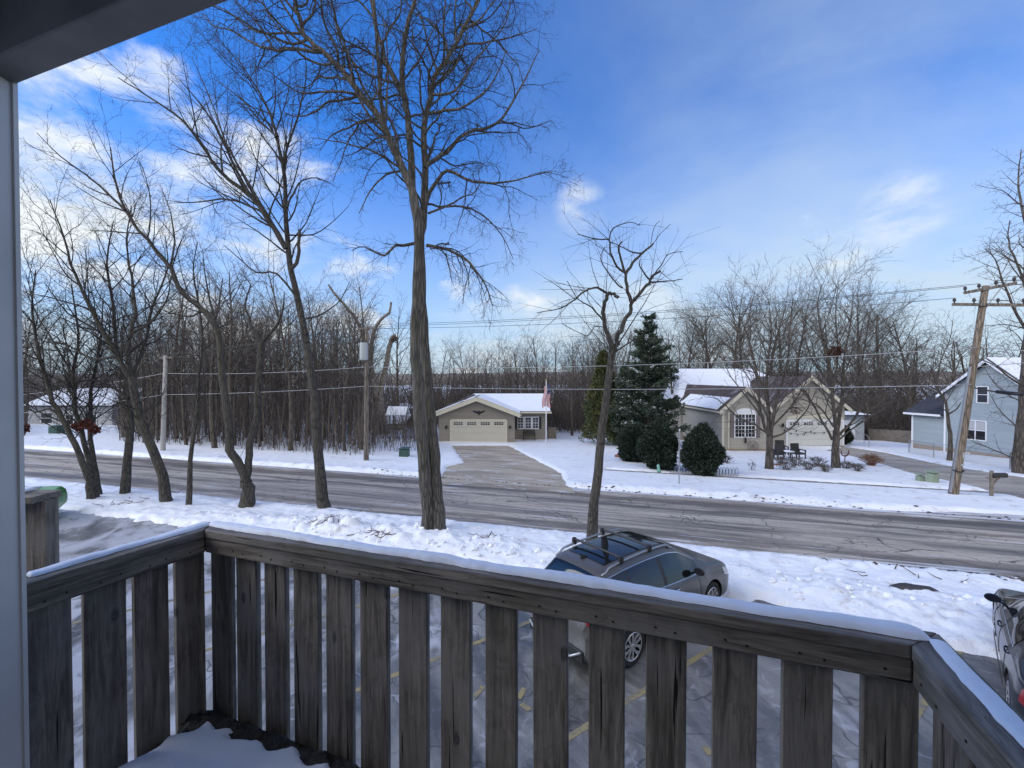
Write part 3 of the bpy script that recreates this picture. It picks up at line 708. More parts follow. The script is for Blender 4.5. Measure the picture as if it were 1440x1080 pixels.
# ------------------------------------------------------------------ woods: shared tree kinds, copied one by one
def wood_kind(seed, H, r, spread, twig, q=None, lean=.04, forks=1, first=.35, bark=None):
    rng = random.Random(seed); S = Skel(); q = q or {}
    Q = dict(seg=.7, wander=.12, trop=[.05, .06, .04, .02], dens=[1.7, 1.7, 2.1, 2.2], ang=(28, 62), ratio=.5, lmin=.45, rmin=.0095, rk=.012, max=3, lmax=spread, t0=.12); Q.update(q)
    for f in range(forks):
        pts = [Vector((0, 0, -.6))]; rad = [r*1.25]; n = 9; d = Vector((rng.gauss(0, lean), rng.gauss(0, lean), 1)).normalized(); p = pts[0]
        if f: p = Vector((rng.uniform(-.2, .2), rng.uniform(-.2, .2), -.6)); pts = [p]
        for i in range(n):
            d = (d+Vector((rng.gauss(0, lean), rng.gauss(0, lean), .06))+(Vector((rng.gauss(0, .16), rng.gauss(0, .16), 0)) if forks > 1 and i < 3 else Vector())).normalized()
            p = p+d*((H+.6)/n); pts.append(p); rad.append(r*(1-.9*(i+1)/n)+.012)
        pts, rad = smooth_line(pts, rad, 2)
        S.add(pts, rad, 0); spawn(S, rng, pts, rad, H, 1, Q, t0=first, dens=Q['dens'][0])
    root = bpy.data.objects.new('bare_tree', None)
    o = finish_tree(S, 'wood', root, bark or M['barkfar'], twig, .05, local=True, far=True)
    return [(x.name, x.data) for x in o if x is not None], [COL.objects.unlink(x) for x in o if x is not None]
kinds = [wood_kind(100+i, *a)[0] for i, a in enumerate([
    (12, .13, 3.2, M['twigfar']), (13, .16, 3.6, M['twigfar']), (11, .10, 2.6, M['twigfar']), (12, .12, 2.8, M['twigred']), (9.5, .08, 2.2, M['twigred']), (12.5, .18, 4.2, M['twigfar'])])]
bigk = [wood_kind(200+i, 15, .34, 5.2, M['twiggold'], dict(dens=[2.1, 2.5, 3.0, 2.0], seg=.8, ang=(28, 62), rmin=.0115, lmin=.6, ratio=.6), .05, 1, .22)[0] for i in range(3)]
bushyk = [wood_kind(300+i, 8, .16, 4.0, M['twigfar'], dict(dens=[2.2, 1.9, 2.0, 2.4], ang=(35, 70), seg=.6, trop=[0, .01, .0, -.02], rmin=.011), .12, 2, .15)[0] for i in range(2)]
def plant_tree(kind, x, y, s, rz, label, group, zs=1.0):
    r = thing('bare_tree', label, 'tree', (x, y, float(base_h(x, y))), group, rz); r.scale = (s, s, s*zs)
    for nm, me in kind: link(nm.split('.')[0], me, r)
rng = random.Random(5)
def scatter(px0, px1, Y0, Y1, n, kset, s0, s1, label, group, mind=1.2, avoid=None):
    pts = []
    t = 0
    while len(pts) < n and t < n*30:
        t += 1; Y = rng.uniform(Y0, Y1)**1.0; px = rng.uniform(px0, px1); x = (px-720)/F*Y
        u, v = uv_(x, Y)
        if v < 24.6: continue
        if avoid and avoid(x, Y): continue
        if any((x-a)**2+(Y-b)**2 < mind*mind for a, b in pts): continue
        pts.append((x, Y))
        plant_tree(rng.choice(kset), x, Y, rng.uniform(s0, s1), rng.uniform(0, 6.28), label, group)
def av_left(x, Y): 
    px = x/Y*F+720
    return (36 < px < 165 and Y < 56) or (528 < px < 612 and Y < 52)
scatter(20, 520, 31, 50, 115, kinds, .75, 1.05, 'slender bare tree in the dense wood across the road', 'slender trees of the wood across the road', 1.1, av_left)
scatter(-120, 600, 48, 85, 75, kinds, .85, 1.15, 'slender bare tree in the dense wood across the road', 'slender trees of the wood across the road', 1.8, av_left)
scatter(585, 850, 51, 75, 80, kinds+bushyk, .75, .95, 'bare tree in the belt behind the small tan garage house', 'bare trees behind the garage house', 1.8, lambda x, Y: Y < 52)
scatter(775, 960, 42, 60, 34, kinds, .7, .95, 'bare tree in the thicket between the garage house and the tall evergreen', 'bare trees between the two houses', 1.2, lambda x, Y: x < 5.2)
for i, (px, Y, s, k) in enumerate(((985, 62, 1.05, 0), (1030, 60, 1.12, 1), (1075, 66, 1.22, 2), (1125, 64, 1.12, 0), (1010, 72, 1.2, 2), (1165, 68, 1.1, 1), (965, 66, .95, 1), (1050, 74, 1.25, 0), (1100, 72, 1.2, 1))):
    plant_tree(bigk[k], (px-720)/F*Y, Y, s, i*1.3, 'tall spreading bare tree towering behind the roof of the tan house', 'tall trees behind the tan house')
for i, (px, Y, s, k) in enumerate(((1205, 58, 1.1, 1), (1245, 54, 1.0, 0), (1290, 52, .95, 2))):
    plant_tree(bigk[k], (px-720)/F*Y, Y, s, i*2.1+.5, 'tall spreading bare tree behind the shed and the wooden fence', 'tall trees behind the shed')
for i, (px, Y, s) in enumerate(((1215, 47, 1.25), (1250, 50, 1.35), (1285, 48, 1.3), (1320, 52, 1.45), (1230, 56, 1.5), (1300, 58, 1.6), (1350, 54, 1.5), (1390, 56, 1.6), (1430, 58, 1.6), (1270, 62, 1.7), (1340, 64, 1.7), (1400, 66, 1.7))):
    plant_tree(bushyk[i % 2], (px-720)/F*Y, Y, s, i*1.1, 'low dense bare tree in the dark thicket behind the wooden fence and blue house', 'dense bare trees behind the blue house')
# undergrowth: thousands of thin stems nobody could count
def brush(name, px0, px1, Y0, Y1, n, h0, h1, mat, seed, avoid=None, r=.012, twigs=3, lean=.17, vmin=24.7):
    rg = np.random.RandomState(seed); Y = rg.uniform(Y0, Y1, n); px = rg.uniform(px0, px1, n); x = (px-720)/F*Y
    u, v = uv_(x, Y); k = v > vmin+.6*fbm(u*.4, v*0, 9)
    if avoid: k &= np.array([not avoid(a, b) for a, b in zip(x, Y)])
    x, Y = x[k], Y[k]; n = len(x); z = base_h(x, Y)-.05; H = rg.uniform(h0, h1, n)*(.6+.6*rg.rand(n)); br = []
    lx, ly = rg.normal(0, lean, (2, n))
    for i in range(n):
        a = Vector((x[i], Y[i], z[i])); m_ = a+Vector((lx[i]*.4*H[i], ly[i]*.4*H[i], H[i]*.5)); e = a+Vector((lx[i]*H[i], ly[i]*H[i], H[i]))
        br.append(([a, m_, e], [r*1.3, r, r*.5], 3))
        for j in range(twigs):
            t = .3+.6*rg.rand(); p = a.lerp(e, t); d = Vector((rg.normal(0, .5), rg.normal(0, .5), .8)).normalized()*H[i]*.3
            br.append(([p, p+d*.5+Vector((0, 0, -.01)), p+d], [r*.7, r*.55, r*.35], 3))
    V, Fq = tubes(br, 0); o = link(name, mesh_np(name, V, Fq, mats=[mat])); return o
tag(brush('undergrowth', -80, 530, 29, 60, 4200, 1.2, 5.4, M['twigred'], 1, av_left, r=.017), kind='stuff', label='brown leafless undergrowth filling the wood across the road', cat='undergrowth')
tag(brush('undergrowth', -80, 1300, 60, 125, 9500, 4, 9, M['twigfar'], 2, None, r=.034, vmin=50), kind='stuff', label='far leafless thicket beyond the houses', cat='undergrowth')
tag(brush('undergrowth', 612, 960, 47, 60, 2600, 2.5, 6.0, M['twigfar'], 3, lambda x, Y: x < 4.5 and Y < 50, r=.016), kind='stuff', label='leafless brush behind the garage house', cat='undergrowth')
tag(brush('undergrowth', 1215, 1480, 47, 64, 2600, 2.5, 5.5, M['twigfar'], 4, None, r=.018, lean=.3), kind='stuff', label='dark leafless thicket behind the blue house', cat='undergrowth')
tag(brush('undergrowth', 520, 612, 31, 60, 600, 1.2, 3.2, M['twigfar'], 5, None, r=.014, vmin=27), kind='stuff', label='thin leafless brush beside the broken snag', cat='undergrowth')

# ------------------------------------------------------------------ evergreens
def leaf_mesh(name, P, Nn, size, rg, mat, aspect=2.2, jitter=.8):
    n = len(P); D = rg.normal(size=(n, 3))*jitter+Nn; D /= np.linalg.norm(D, axis=1, keepdims=True)
    R = rg.normal(size=(n, 3)); A = np.cross(D, R); A /= np.linalg.norm(A, axis=1, keepdims=True)+1e-9
    s_ = size*(.6+.8*rg.rand(n))[:, None]
    v0 = P-A*s_*.5/aspect; v1 = P+A*s_*.5/aspect; v2 = P+D*s_+A*s_*.3/aspect; v3 = P+D*s_-A*s_*.3/aspect
    V = np.stack([v0, v1, v2, v3], 1).reshape(-1, 3); Fq = np.arange(4*n).reshape(n, 4)
    return mesh_np(name, V, Fq, mats=[mat], smooth=False)
def m_leaf(name, a, b_, sc=2.5):
    m, n, b = newmat(name); tc = n.n('ShaderNodeTexCoord').outputs['Object']
    nz = n.noise(tc, sc, 4, .6); r = n.n('ShaderNodeNewGeometry').outputs['Random Per Island']
    c = n.mix(n.mr(nz, .35, .65), a, b_); c = n.mix(1, c, n.mr(r, 0, 1, .6, 1.4, False), 'MULTIPLY')
    n.set(b.inputs['Base Color'], c); b.inputs['Roughness'].default_value = .75; return m
M['yew'] = m_leaf('yew_needles', (.012, .024, .014), (.022, .038, .02))
M['pine'] = m_leaf('pine_needles', (.032, .052, .034), (.062, .084, .052))
M['gold'] = m_leaf('cedar_scales', (.10, .095, .025), (.05, .065, .025), 1.1)
def yew(px, py, rx, H, label, seed, group=None):
    B = G(px, py); rg = np.random.RandomState(seed); root = thing('evergreen_bush', label, 'bush', B, group)
    n = 15000; d = rg.normal(size=(n, 3)); d /= np.linalg.norm(d, axis=1, keepdims=True)
    lum = 1+.10*np.sin(d[:, 0]*5+seed)+.08*np.sin(d[:, 2]*6+d[:, 1]*4+seed*2)+.05*rg.normal(size=n)
    rr = lum*(1-.25*rg.rand(n)**2)
    P = np.stack([d[:, 0]*rx*rr, d[:, 1]*rx*rr, H*.5+d[:, 2]*H*.5*rr*(1.0)], -1)
    P[:, :2] *= (1-.18*(P[:, 2:3]/H-.35).clip(0)*2)
    k = P[:, 2] > .02; P = P[k]; d = d[k]
    Nn = d+np.array([0, 0, .5])
    link('foliage', leaf_mesh('foliage', P, Nn, .13, rg, M['yew'], 2.2, .7), root)
    core = MB(); 
    core.lathe([(.01, H*.05), (rx*.62, H*.15), (rx*.76, H*.4), (rx*.68, H*.65), (rx*.4, H*.85), (.01, H*.92)], k=16)
    core.build('inner_branches', M['yew'], root, smooth=True, local=True)
    sn = MB()
    for i in range(0):
        a = rg.rand()*6.28; sn.lathe([(.01, .05), (.12, .03), (.16, 0), (.1, -.03)], (math.cos(a)*rx*.3*rg.rand(), -rx*.3*rg.rand(), H*.99), 10)
    return root
yew(893, 651, .95, 2.45, 'dark rounded evergreen bush tucked behind its two neighbours, nearest the big evergreen tree', 31)
yew(927, 661, 1.05, 2.75, 'largest dark rounded evergreen bush, middle of three, beside the thin sign post', 32)
yew(987, 669, 1.05, 2.6, 'dark egg-shaped evergreen bush standing alone by the low wire border fence', 33)
yew(1181, 626, .85, 1.9, 'dark evergreen bush against the garage corner, behind the V-limbed yard tree', 34)
def conifer(px, py, H, R, label, mat, seed, kind='pine', Y=None, snow=False, name='pine_tree'):
    if Y: x = (px-720)/F*Y; B = Vector((x, Y, float(base_h(x, Y))))
    else: B = G(px, py)
    rg = np.random.RandomState(seed); root = thing(name, label, 'tree', B); br = []; LP = []; LN = []; SP_ = []
    tr = [(([Vector((0, 0, -.3)), Vector((0, 0, H*.5)), Vector((.05, 0, H*.98))]), [.2, .12, .02], 8)]
    if kind == 'pine':
        z = H*.1
        while z < H*.97:
            t = z/H; Rz = R*(1.05-t)**.75*(.85 if t < .2 else 1.0)*(1 if t < .8 else 1.0); nb = 8 if t < .5 else (6 if t < .72 else 4)
            a0 = rg.rand()*6.28
            z0_ = z
            for j in range(nb):
                z = z0_+rg.uniform(-.3, .3)
                a = a0+6.28*j/nb+rg.normal(0, .25); L = Rz*(.38+.82*rg.rand()); up = .12+.55*t
                pts = [Vector((0, 0, z))]; 
                for s_ in range(1, 6):
                    q = s_/5; pts.append(Vector((math.cos(a)*L*q, math.sin(a)*L*q, z+L*q*(up-.25*q+.28*q*q))))
                br.append((pts, [.035*(1-t*.6), .03*(1-t*.6), .022, .016, .01, .006], 4))
                m_ = int(60*L)+12
                for k in range(m_):
                    q = .25+.8*rg.rand(); i = min(int(q*5), 4); p = pts[i].lerp(pts[i+1], min(q*5-i, 1.1))
                    sp_ = .07+.12*L*q*.5; o_ = rg.normal(0, 1, 3)*np.array([sp_, sp_, sp_*.45]); c_ = np.array(p)+o_
                    d = np.array([math.cos(a), math.sin(a), .7])
                    for e in range(5): LP.append(c_+rg.normal(0, .045, 3)); LN.append(d)
                    if snow and rg.rand() < (.26 if .12 < t < .52 and math.cos(a+.6) < .5 else .03): SP_.append(c_+np.array([0, 0, .06]))
            z = z0_+H*.034*(1+.4*rg.rand())
        LP = np.array(LP); LN = np.array(LN); size = .15
    else:
        n = 17000; t = rg.rand(n)**.8; a = rg.rand(n)*6.28; Rz = R*(1-t)**.7*(1+.25*np.sin(a*3+t*11)+.15*np.sin(a*7-t*23)); q = np.sqrt(rg.rand(n))*.35+.65
        LP = np.stack([np.cos(a)*Rz*q, np.sin(a)*Rz*q, H*(.04+.96*t)], -1); LP += rg.normal(0, .08, LP.shape); LN = np.stack([np.cos(a)*.5, np.sin(a)*.5, np.ones(n)], -1); size = .2
    V, Fq = tubes(tr, 0); link('trunk', mesh_np('trunk', V, Fq, mats=[M['barkfar']]), root)
    if br: V, Fq = tubes(br, 0); link('branches', mesh_np('branches', V, Fq, mats=[M['barkfar']]), root)
    link('crown', leaf_mesh('crown', LP, LN, size, rg, mat, 2.6, .6), root)
    if SP_:
        SP_ = np.array(SP_); n = len(SP_); V = []; 
        for ax in ((1, 0, 0), (0, 1, 0), (-.7, -.7, 0)): V.append(SP_+np.array(ax)*.09*(.6+.9*rg.rand(n)[:, None])+rg.normal(0, .012, (n, 3)))
        V.append(SP_+np.array([0, 0, .05])); V = np.stack(V, 1).reshape(-1, 3); b = np.arange(n)[:, None]*4
        Ft = np.concatenate([b+np.array([0, 1, 3]), b+np.array([1, 2, 3]), b+np.array([2, 0, 3]), b+np.array([0, 2, 1])])
        link('snow_clumps', mesh_np('snow_clumps', V, None, Ft, mats=[M['snowsoft']], smooth=False), root)
    return root
conifer(912, 640, 10.6, 2.9, 'tall dark green evergreen tree dusted with snow, behind the rounded bushes', M['pine'], 51, Y=34.5, snow=True)
conifer(848, 640, 8.0, 1.7, 'yellow-green cedar seen behind the pruned tree trunk, left of the tall evergreen', M['gold'], 52, 'cedar', Y=38, name='cedar_tree')
conifer(878, 640, 6.6, 1.2, 'narrow dull green cedar squeezed between the yellow-green cedar and tall evergreen', M['pine'], 53, 'cedar', Y=37, name='cedar_tree')
# garden twig shrubs
def shrub(px, py, R, H, n, mat, label, seed, r=.007, cat='shrub', name='leafless_shrub', group=None, snow=0):
    B = G(px, py, .1); rg = np.random.RandomState(seed); root = thing(name, label, cat, B, group); br = []
    for i in range(n):
        a = rg.rand()*6.28; q = rg.rand()**.6; d = Vector((math.cos(a)*R*q, math.sin(a)*R*q, H*(1-.5*q*q)*(.7+.4*rg.rand())))
        m_ = d*.5+Vector((rg.normal(0, .06), rg.normal(0, .06), .05)); o = Vector((rg.normal(0, .08), rg.normal(0, .08), -.1))
        br.append(([o, m_, d], [r*1.3, r, r*.5], 3))
        for k in range(5):
            t = .35+.6*rg.rand(); p = m_.lerp(d, t*.9); e = p+Vector((rg.normal(0, .12), rg.normal(0, .12), .1+.08*rg.rand())); br.append(([p, p.lerp(e, .5)+Vector((.01, 0, 0)), e], [r*.7, r*.5, r*.4], 3))
    V, Fq = tubes(br, 0); link('twigs', mesh_np('twigs', V, Fq, mats=[mat]), root)
    return root
M['twigorange'] = simple('twig_orange', (.22, .12, .075), .9, var=.3)
GS = 'leafless shrubs in the snowy garden bed'
shrub(1225, 655, .75, .75, 110, M['twigorange'], 'rusty orange twiggy shrub by the driveway of the tan house', 61, .008)
for i, (x, y, R, H) in enumerate(((1105, 661, .6, .5), (1120, 655, .6, .55), (1136, 661, .6, .5), (1150, 655, .6, .55), (1160, 664, .5, .45), (1098, 652, .5, .45), (1190, 659, .5, .4), (1206, 663, .45, .4))):
    shrub(x, y, R, H, 42, M['twigred'], 'low tangled reddish shrub under the two yard trees', 62+i, .008, group=GS)
shrub(1022, 652, .45, .5, 30, M['twigfar'], 'small brown shrub at the corner of the tan house', 75)
shrub(1058, 662, .3, .55, 12, M['twigfar'], 'sparse twiggy shrub left of the window yard tree', 76, .006)
# ------------------------------------------------------------------ houses
def m_siding(name, col, pitch=.12, rough=.65):
    m, n, b = newmat(name); g = n.n('ShaderNodeNewGeometry').outputs['Position']; z = n.n('ShaderNodeSeparateXYZ', i_0=g).outputs[2]
    f = n.math('FRACT', n.math('DIVIDE', n.math('ADD', z, 20), pitch))
    nz = n.noise(n.mapv(g, (.4, .4, 5)), 1, 3)
    c = n.mix(n.mr(nz, .3, .7), tuple(q*.93 for q in col), tuple(q*1.05 for q in col))
    c = n.mix(n.mr(f, .0, .12, .45, 0), c, tuple(q*.35 for q in col))
    n.set(b.inputs['Base Color'], c); b.inputs['Roughness'].default_value = rough
    n.set(b.inputs['Normal'], n.bump(n.math('SUBTRACT', 1.0, f), .5, .02)); return m
M['tan'] = m_siding('tan_siding', (.245, .22, .185)); M['tan2'] = m_siding('beige_siding', (.37, .345, .295)); M['blue'] = m_siding('blue_siding', (.30, .345, .37), .14)
M['pale'] = m_siding('pale_siding', (.42, .44, .46)); M['cream'] = simple('cream_paint', (.55, .52, .42), .5, var=.05)
M['doorc'] = simple('garage_door_paint', (.50, .475, .40), .5, var=.04); M['doorw'] = simple('garage_door_white', (.6, .6, .56), .5, var=.04)
M['white'] = simple('white_trim', (.74, .75, .77), .45, var=.04); M['black'] = simple('black_paint', (.012, .012, .013), .5)
M['glass'] = simple('window_glass', (.012, .014, .018), .06, spec=.9); M['curtain'] = simple('window_blind', (.4, .4, .4), .8)
M['shingle'] = m_conc('roof_shingle_brown', (.085, .062, .055), .25); M['shingleg'] = m_conc('roof_shingle_grey', (.045, .045, .055), .1)
M['brownsh'] = simple('shutter_brown', (.16, .13, .125), .6); M['found'] = simple('foundation_block', (.28, .22, .16), .9, var=.15)
M['woodfence'] = simple('fence_wood', (.20, .17, .14), .9, var=.25, scale=3); M['galv'] = simple('galvanised_steel', (.35, .36, .38), .4, metal=.7)
def window(root, c, w, h, cols=2, panes=(2, 3), rz=0, shutters=None, arch=None, blind=False, name='window', fr=.07, out=.05):
    """c centre on the wall plane; wall normal is -y rotated by rz"""
    R = Matrix.Rotation(rz, 3, 'Z'); c = Vector(c)
    def P(x, y, z): return c+R @ Vector((x, y, z))
    mb = MB()
    for sx in (-1, 1): mb.box(P(sx*(w/2+fr/2), -out/2, 0), (fr, out+.01, h+2*fr), rz)
    for sz in (-1, 1): mb.box(P(0, -out/2-.002, sz*(h/2+fr/2)), (w, out+.01, fr), rz)
    f = mb.build('window', M['white'], root)
    g = MB(); g.box(P(0, -.012, 0), (w, .02, h), rz); g.build('pane', M['glass'], f)
    s = MB()
    for k in range(1, cols): s.box(P(-w/2+w*k/cols, -.035, 0), (.06, .05, h), rz)
    s.box(P(0, -.032, 0), (w, .045, .045), rz)
    cw = w/cols
    for k in range(cols):
        for a in range(1, panes[0]): s.box(P(-w/2+cw*(k+a/panes[0]), -.028, 0), (.022, .02, h), rz)
        for hh in (-1, 1):
            for a in range(1, panes[1]): s.box(P(-w/2+cw*(k+.5), -.03, hh*h/4+(-h/4+h/2*a/panes[1])), (cw-.06, .02, .022), rz)
    s.build('sash', M['white'], f)
    if blind:
        q = MB(); q.box(P(0, -.026, h*.25), (w-.04, .004, h*.46), rz); q.build('blind', M['curtain'], f)
    if shutters:
        for sx in (-1, 1):
            q = MB(); q.box(P(sx*(w/2+fr+shutters[1]/2), -.02, 0), (shutters[1], .045, h+.12), rz)
            for a in range(9): q.box(P(sx*(w/2+fr+shutters[1]/2), -.045, -h/2+h*(a+.5)/9), (shutters[1]-.08, .015, .05), rz)
            q.build('shutter', shutters[0], root)
    if arch:
        q = MB(); n = 14; pts = [P(-w/2-fr, 0, h/2+fr)]+[P((w/2+fr)*-math.cos(PI*i/n), 0, h/2+fr+arch*math.sin(PI*i/n)) for i in range(1, n)]+[P(w/2+fr, 0, h/2+fr)]
        nn = R @ Vector((0, -1, 0)); q.prism(pts, nn*0, nn*.05); q.build('arch_trim', M['white'] if arch < .5 else M['cream'], root)
    return f
def garage_door(root, c, w, h, mat, rz=0, rows=4):
    R = Matrix.Rotation(rz, 3, 'Z'); c = Vector(c)
    def P(x, y, z): return c+R @ Vector((x, y, z))
    mb = MB()
    for r in range(rows): mb.box(P(0, -.03, h*(r+.5)/rows), (w, .05, h/rows-.018), rz)
    mb.box(P(0, -.015, h/2), (w, .03, h-.01), rz)
    for r in range(rows-1):
        for k in range(8): mb.box(P(-w/2+w*(k+.5)/8, -.056, h*(r+.5)/rows), (w/8-.12, .012, h/rows-.16), rz)
    d = mb.build('garage_door', mat, root)
    for k in range(4):
        g = MB(); f = MB()
        x = -w/2+w*(k+.5)/4; g.box(P(x, -.06, h*(rows-.42)/rows), (w*.165, .012, .24), rz)
        for a in range(1, 4): f.box(P(x-w*.165/2+w*.165*a/4, -.07, h*(rows-.42)/rows), (.03, .014, .24), rz)
        f.box(P(x, -.069, h*(rows-.42)/rows), (w*.165, .014, .03), rz)
        g.build('door_glass', M['glass'], d); f.build('door_grille', mat, d)
    t = MB()
    for sx in (-1, 1): t.box(P(sx*(w/2+.07), -.035, h/2+.05), (.14, .08, h+.1), rz)
    t.box(P(0, -.035, h+.08), (w, .082, .16), rz); t.build('door_trim', M['white'] if mat == M['doorw'] else M['cream'], root)
    return d
def slab(mb, a, b, c, d, th, mi=0):
    a, b, c, d = map(Vector, (a, b, c, d)); n = (b-a).cross(d-a).normalized()
    if n.z < 0: n = -n
    mb.prism([a, b, c, d], (0, 0, 0), n*th, mi)
def gable_wing(root, x0, x1, y0, y1, zb, ze, za, sid, roofm, oh=.35, snow=None, fascia=None):
    """gable facing -y; ridge runs along y"""
    xm = (x0+x1)/2; mb = MB()
    mb.prism([(x0, y0, zb), (x1, y0, zb), (x1, y0, ze), (xm, y0, za), (x0, y0, ze)], (0, 0, 0), (0, y1-y0, 0)); mb.build('wall', sid, root)
    sl = (za-ze)/(xm-x0); r = MB(); f = MB(); sn = MB(); yf = y0-oh; th = .14
    for s in (-1, 1):
        xe = xm+s*(xm-x0+oh); zee = ze-sl*oh
        slab(r, (xm, yf, za+.02), (xe, yf, zee+.02), (xe, y1, zee+.02), (xm, y1, za+.02), th)
        # fascia on the rake
        for (ya) in (yf-.03,):
            a = Vector((xm, ya, za+.06)); b = Vector((xe, ya, zee+.06)); a.z += .11; b.z += .11; f.prism([a, b, b-Vector((0, 0, .35)), a-Vector((0, 0, .37))], (0, 0, 0), (0, .03, 0))
        f.box((xe+s*.05, (yf+y1)/2, zee+.03), (.1, y1-yf, .14))
        if snow and snow.get(s):
            for (q0, q1, ya, yb) in snow[s]:
                A = Vector((xm+(xe-xm)*q0, 0, za+(zee-za)*q0+.02+th*1.1)); B_ = Vector((xm+(xe-xm)*q1, 0, za+(zee-za)*q1+.02+th*1.1))
                slab(sn, (A.x, ya, A.z), (B_.x, ya, B_.z), (B_.x, yb, B_.z), (A.x, yb, A.z), .07)
    r.build('roof', roofm, root); f.build('fascia', fascia or M['cream'], root)
    if sn.v: sn.build('roof_snow', M['snowr'], root, bevel=.03)
# --- H1: small tan garage house
A0 = W(617, 626, 38.3); A1 = W(724, 624, 38.3); zb = -.95
h1 = thing('garage_house', 'small tan single-storey house with wide cream garage door and bird emblem in its gable', 'house', ((A0.x+A1.x)/2, 38.3, zb))
ze = W(0, 577, 38.3).z; za = W(0, 560.5, 38.3).z
gable_wing(h1, A0.x, A1.x, 38.3, 44, zb-.3, ze-.25, za, M['tan'], M['shingle'], .45, snow={-1: [(.05, .3, 38.0, 44), (.42, 1.0, 38.3, 44)], 1: [(0.02, 1, 37.9, 44)]})
xr = W(769, 600, 41).x; xl = A0.x-.3; zr = W(0, 556, 45).z; zw = W(0, 579, 41).z
mb = MB(); mb.box(((xl+xr)/2, 45, (zb-.3+zw)/2), (xr-xl, 8, zw-zb+.3)); mb.prism([(xr-.005, 41, zw), (xr-.005, 49, zw), (xr-.005, 45, zr-.05)], (0, 0, 0), (-.1, 0, 0)); mb.build('wall', M['tan'], h1)
mb = MB(); slab(mb, (xl+2.6, 45, zr), (xr+.35, 45, zr), (xr+.35, 40.5, zw-.08), (xl-.5, 40.5, zw-.08), .12); slab(mb, (xr+.35, 45, zr), (xl+2.6, 45, zr), (xl-.5, 49.5, zw-.08), (xr+.35, 49.5, zw-.08), .12)
mb.add([(xl-.5, 40.5, zw-.08), (xl-.5, 49.5, zw-.08), (xl+2.6, 45, zr)], [(0, 1, 2)]); mb.build('roof', M['shingle'], h1)
mb = MB(); slab(mb, (xl+2.8, 45, zr+.13), (xr+.3, 45, zr+.13), (xr+.3, 40.55, zw+.06), (A1.x-1.2, 40.55, zw+.06), .07); slab(mb, (xr+.3, 45.01, zr+.13), (xl+2.8, 45.01, zr+.13), (xl-.4, 49.4, zw+.06), (xr+.3, 49.4, zw+.06), .07); mb.build('roof_snow', M['snowr'], h1, bevel=.02)
mb = MB(); mb.box(((A1.x+xr+.35)/2+.3, 40.42, zw-.03), (xr+.35-A1.x-.5, .12, .15)); mb.build('gutter', M['cream'], h1)
D0 = W(635, 626, 38.3); D1 = W(711, 592, 38.3)
garage_door(h1, ((D0.x+D1.x)/2, 38.3, W(0, 626, 38.3).z), D1.x-D0.x, D1.z-W(0, 626, 38.3).z, M['doorc'])
for k, px in enumerate((732, 742.7, 753)):
    c = W(px, 594.7, 41); window(h1, (c.x, 41, c.z), .5, 1.0, 1, (2, 2), fr=.09)
for px in (725.8, 759.5):
    c = W(px, 594.7, 41); q = MB(); q.box((c.x, 40.97, c.z), (.24, .05, 1.15)); q.build('shutter', M['black'], h1)
for px in (628, 717.3):
    c = W(px, 600, 38.3); q = MB(); q.box((c.x, 38.24, c.z+.1), (.1, .1, .05)); q.lathe([(.03, .08), (.09, .05), (.1, -.1), (.05, -.18)], (c.x, 38.17, c.z), 8); q.build('wall_lamp', M['black'], h1)
c = W(673.5, 580.5, 38.3)     # spread-wing bird emblem
bird = [(0, -.13), (.06, -.19), (.05, -.08), (.2, -.03), (.36, .06), (.47, .16), (.3, .15), (.17, .1), (.06, .1), (.02, .15), (-.04, .15), (-.06, .1), (-.17, .1), (-.3, .15), (-.47, .16), (-.36, .06), (-.2, -.03), (-.05, -.08), (-.04, -.19)]
q = MB(); q.prism([(c.x+a*1.25, 38.29, c.z+b*1.25) for a, b in bird], (0, 0, 0), (0, -.03, 0)); q.build('bird_emblem', M['black'], h1)
# bench, planter box, flagpole
def bench(p, w, label, mat):
    r = thing('garden_bench', label, 'bench', p)
    b = MB()
    for k in range(3): b.box((0, -.1-.14*k, .43), (w, .11, .03))
    b.build('seat', mat, r, local=True); b = MB()
    for k in range(4): b.box((0, .02+.015*k, .55+.11*k), (w, .03, .09))
    b.build('backrest', mat, r, local=True)
    for s in (-1, 1):
        for y in (-.38, .02): b = MB(); b.box((s*(w/2-.05), y, .3), (.06, .06, .6)); b.build('leg', mat, r, local=True)
        b = MB(); b.box((s*(w/2-.05), -.18, .62), (.08, .46, .04)); b.build('armrest', mat, r, local=True)
    return r
c = W(744, 620, 40.3); bench((c.x, 40.4, float(base_h(c.x, 40.4))+.12), 1.15, 'dark slatted bench below the triple window of the garage house', simple('bench_wood', (.03, .026, .025), .6))
c = W(776, 617, 42.2)
mb = MB(); mb.box((c.x, 42.2, float(base_h(c.x, 42.2))+.5), (.8, .7, 1.2)); mb.box((c.x, 42.2, float(base_h(c.x, 42.2))+1.12), (.9, .8, .06))
for k in range(5): mb.box((c.x-.32+.16*k, 41.83, float(base_h(c.x, 42.2))+.5), (.13, .02, 1.1))
tag(mb.build('wooden_bin_store', M['woodfence']), 'low wooden enclosure beside the right end of the garage house', 'bin store')
B = G(768, 631); top = W(768.5, 535, B.y)
r = thing('flagpole', 'slender white flagpole on the snowy lawn of the garage house', 'flagpole', B)
mb = MB(); mb.tube([(B.x, B.y, B.z-.2), (B.x, B.y, (B.z+top.z)/2), (B.x, B.y, top.z)], [.045, .04, .03], 8); mb.build('pole', M['white'], r, smooth=True)
mb = MB(); mb.lathe([(.002, .07), (.05, .05), (.07, 0), (.05, -.05), (.002, -.07)], (B.x, B.y, top.z+.06), 10); mb.build('finial', simple('brass', (.4, .3, .1), .35, metal=.8), r, smooth=True)
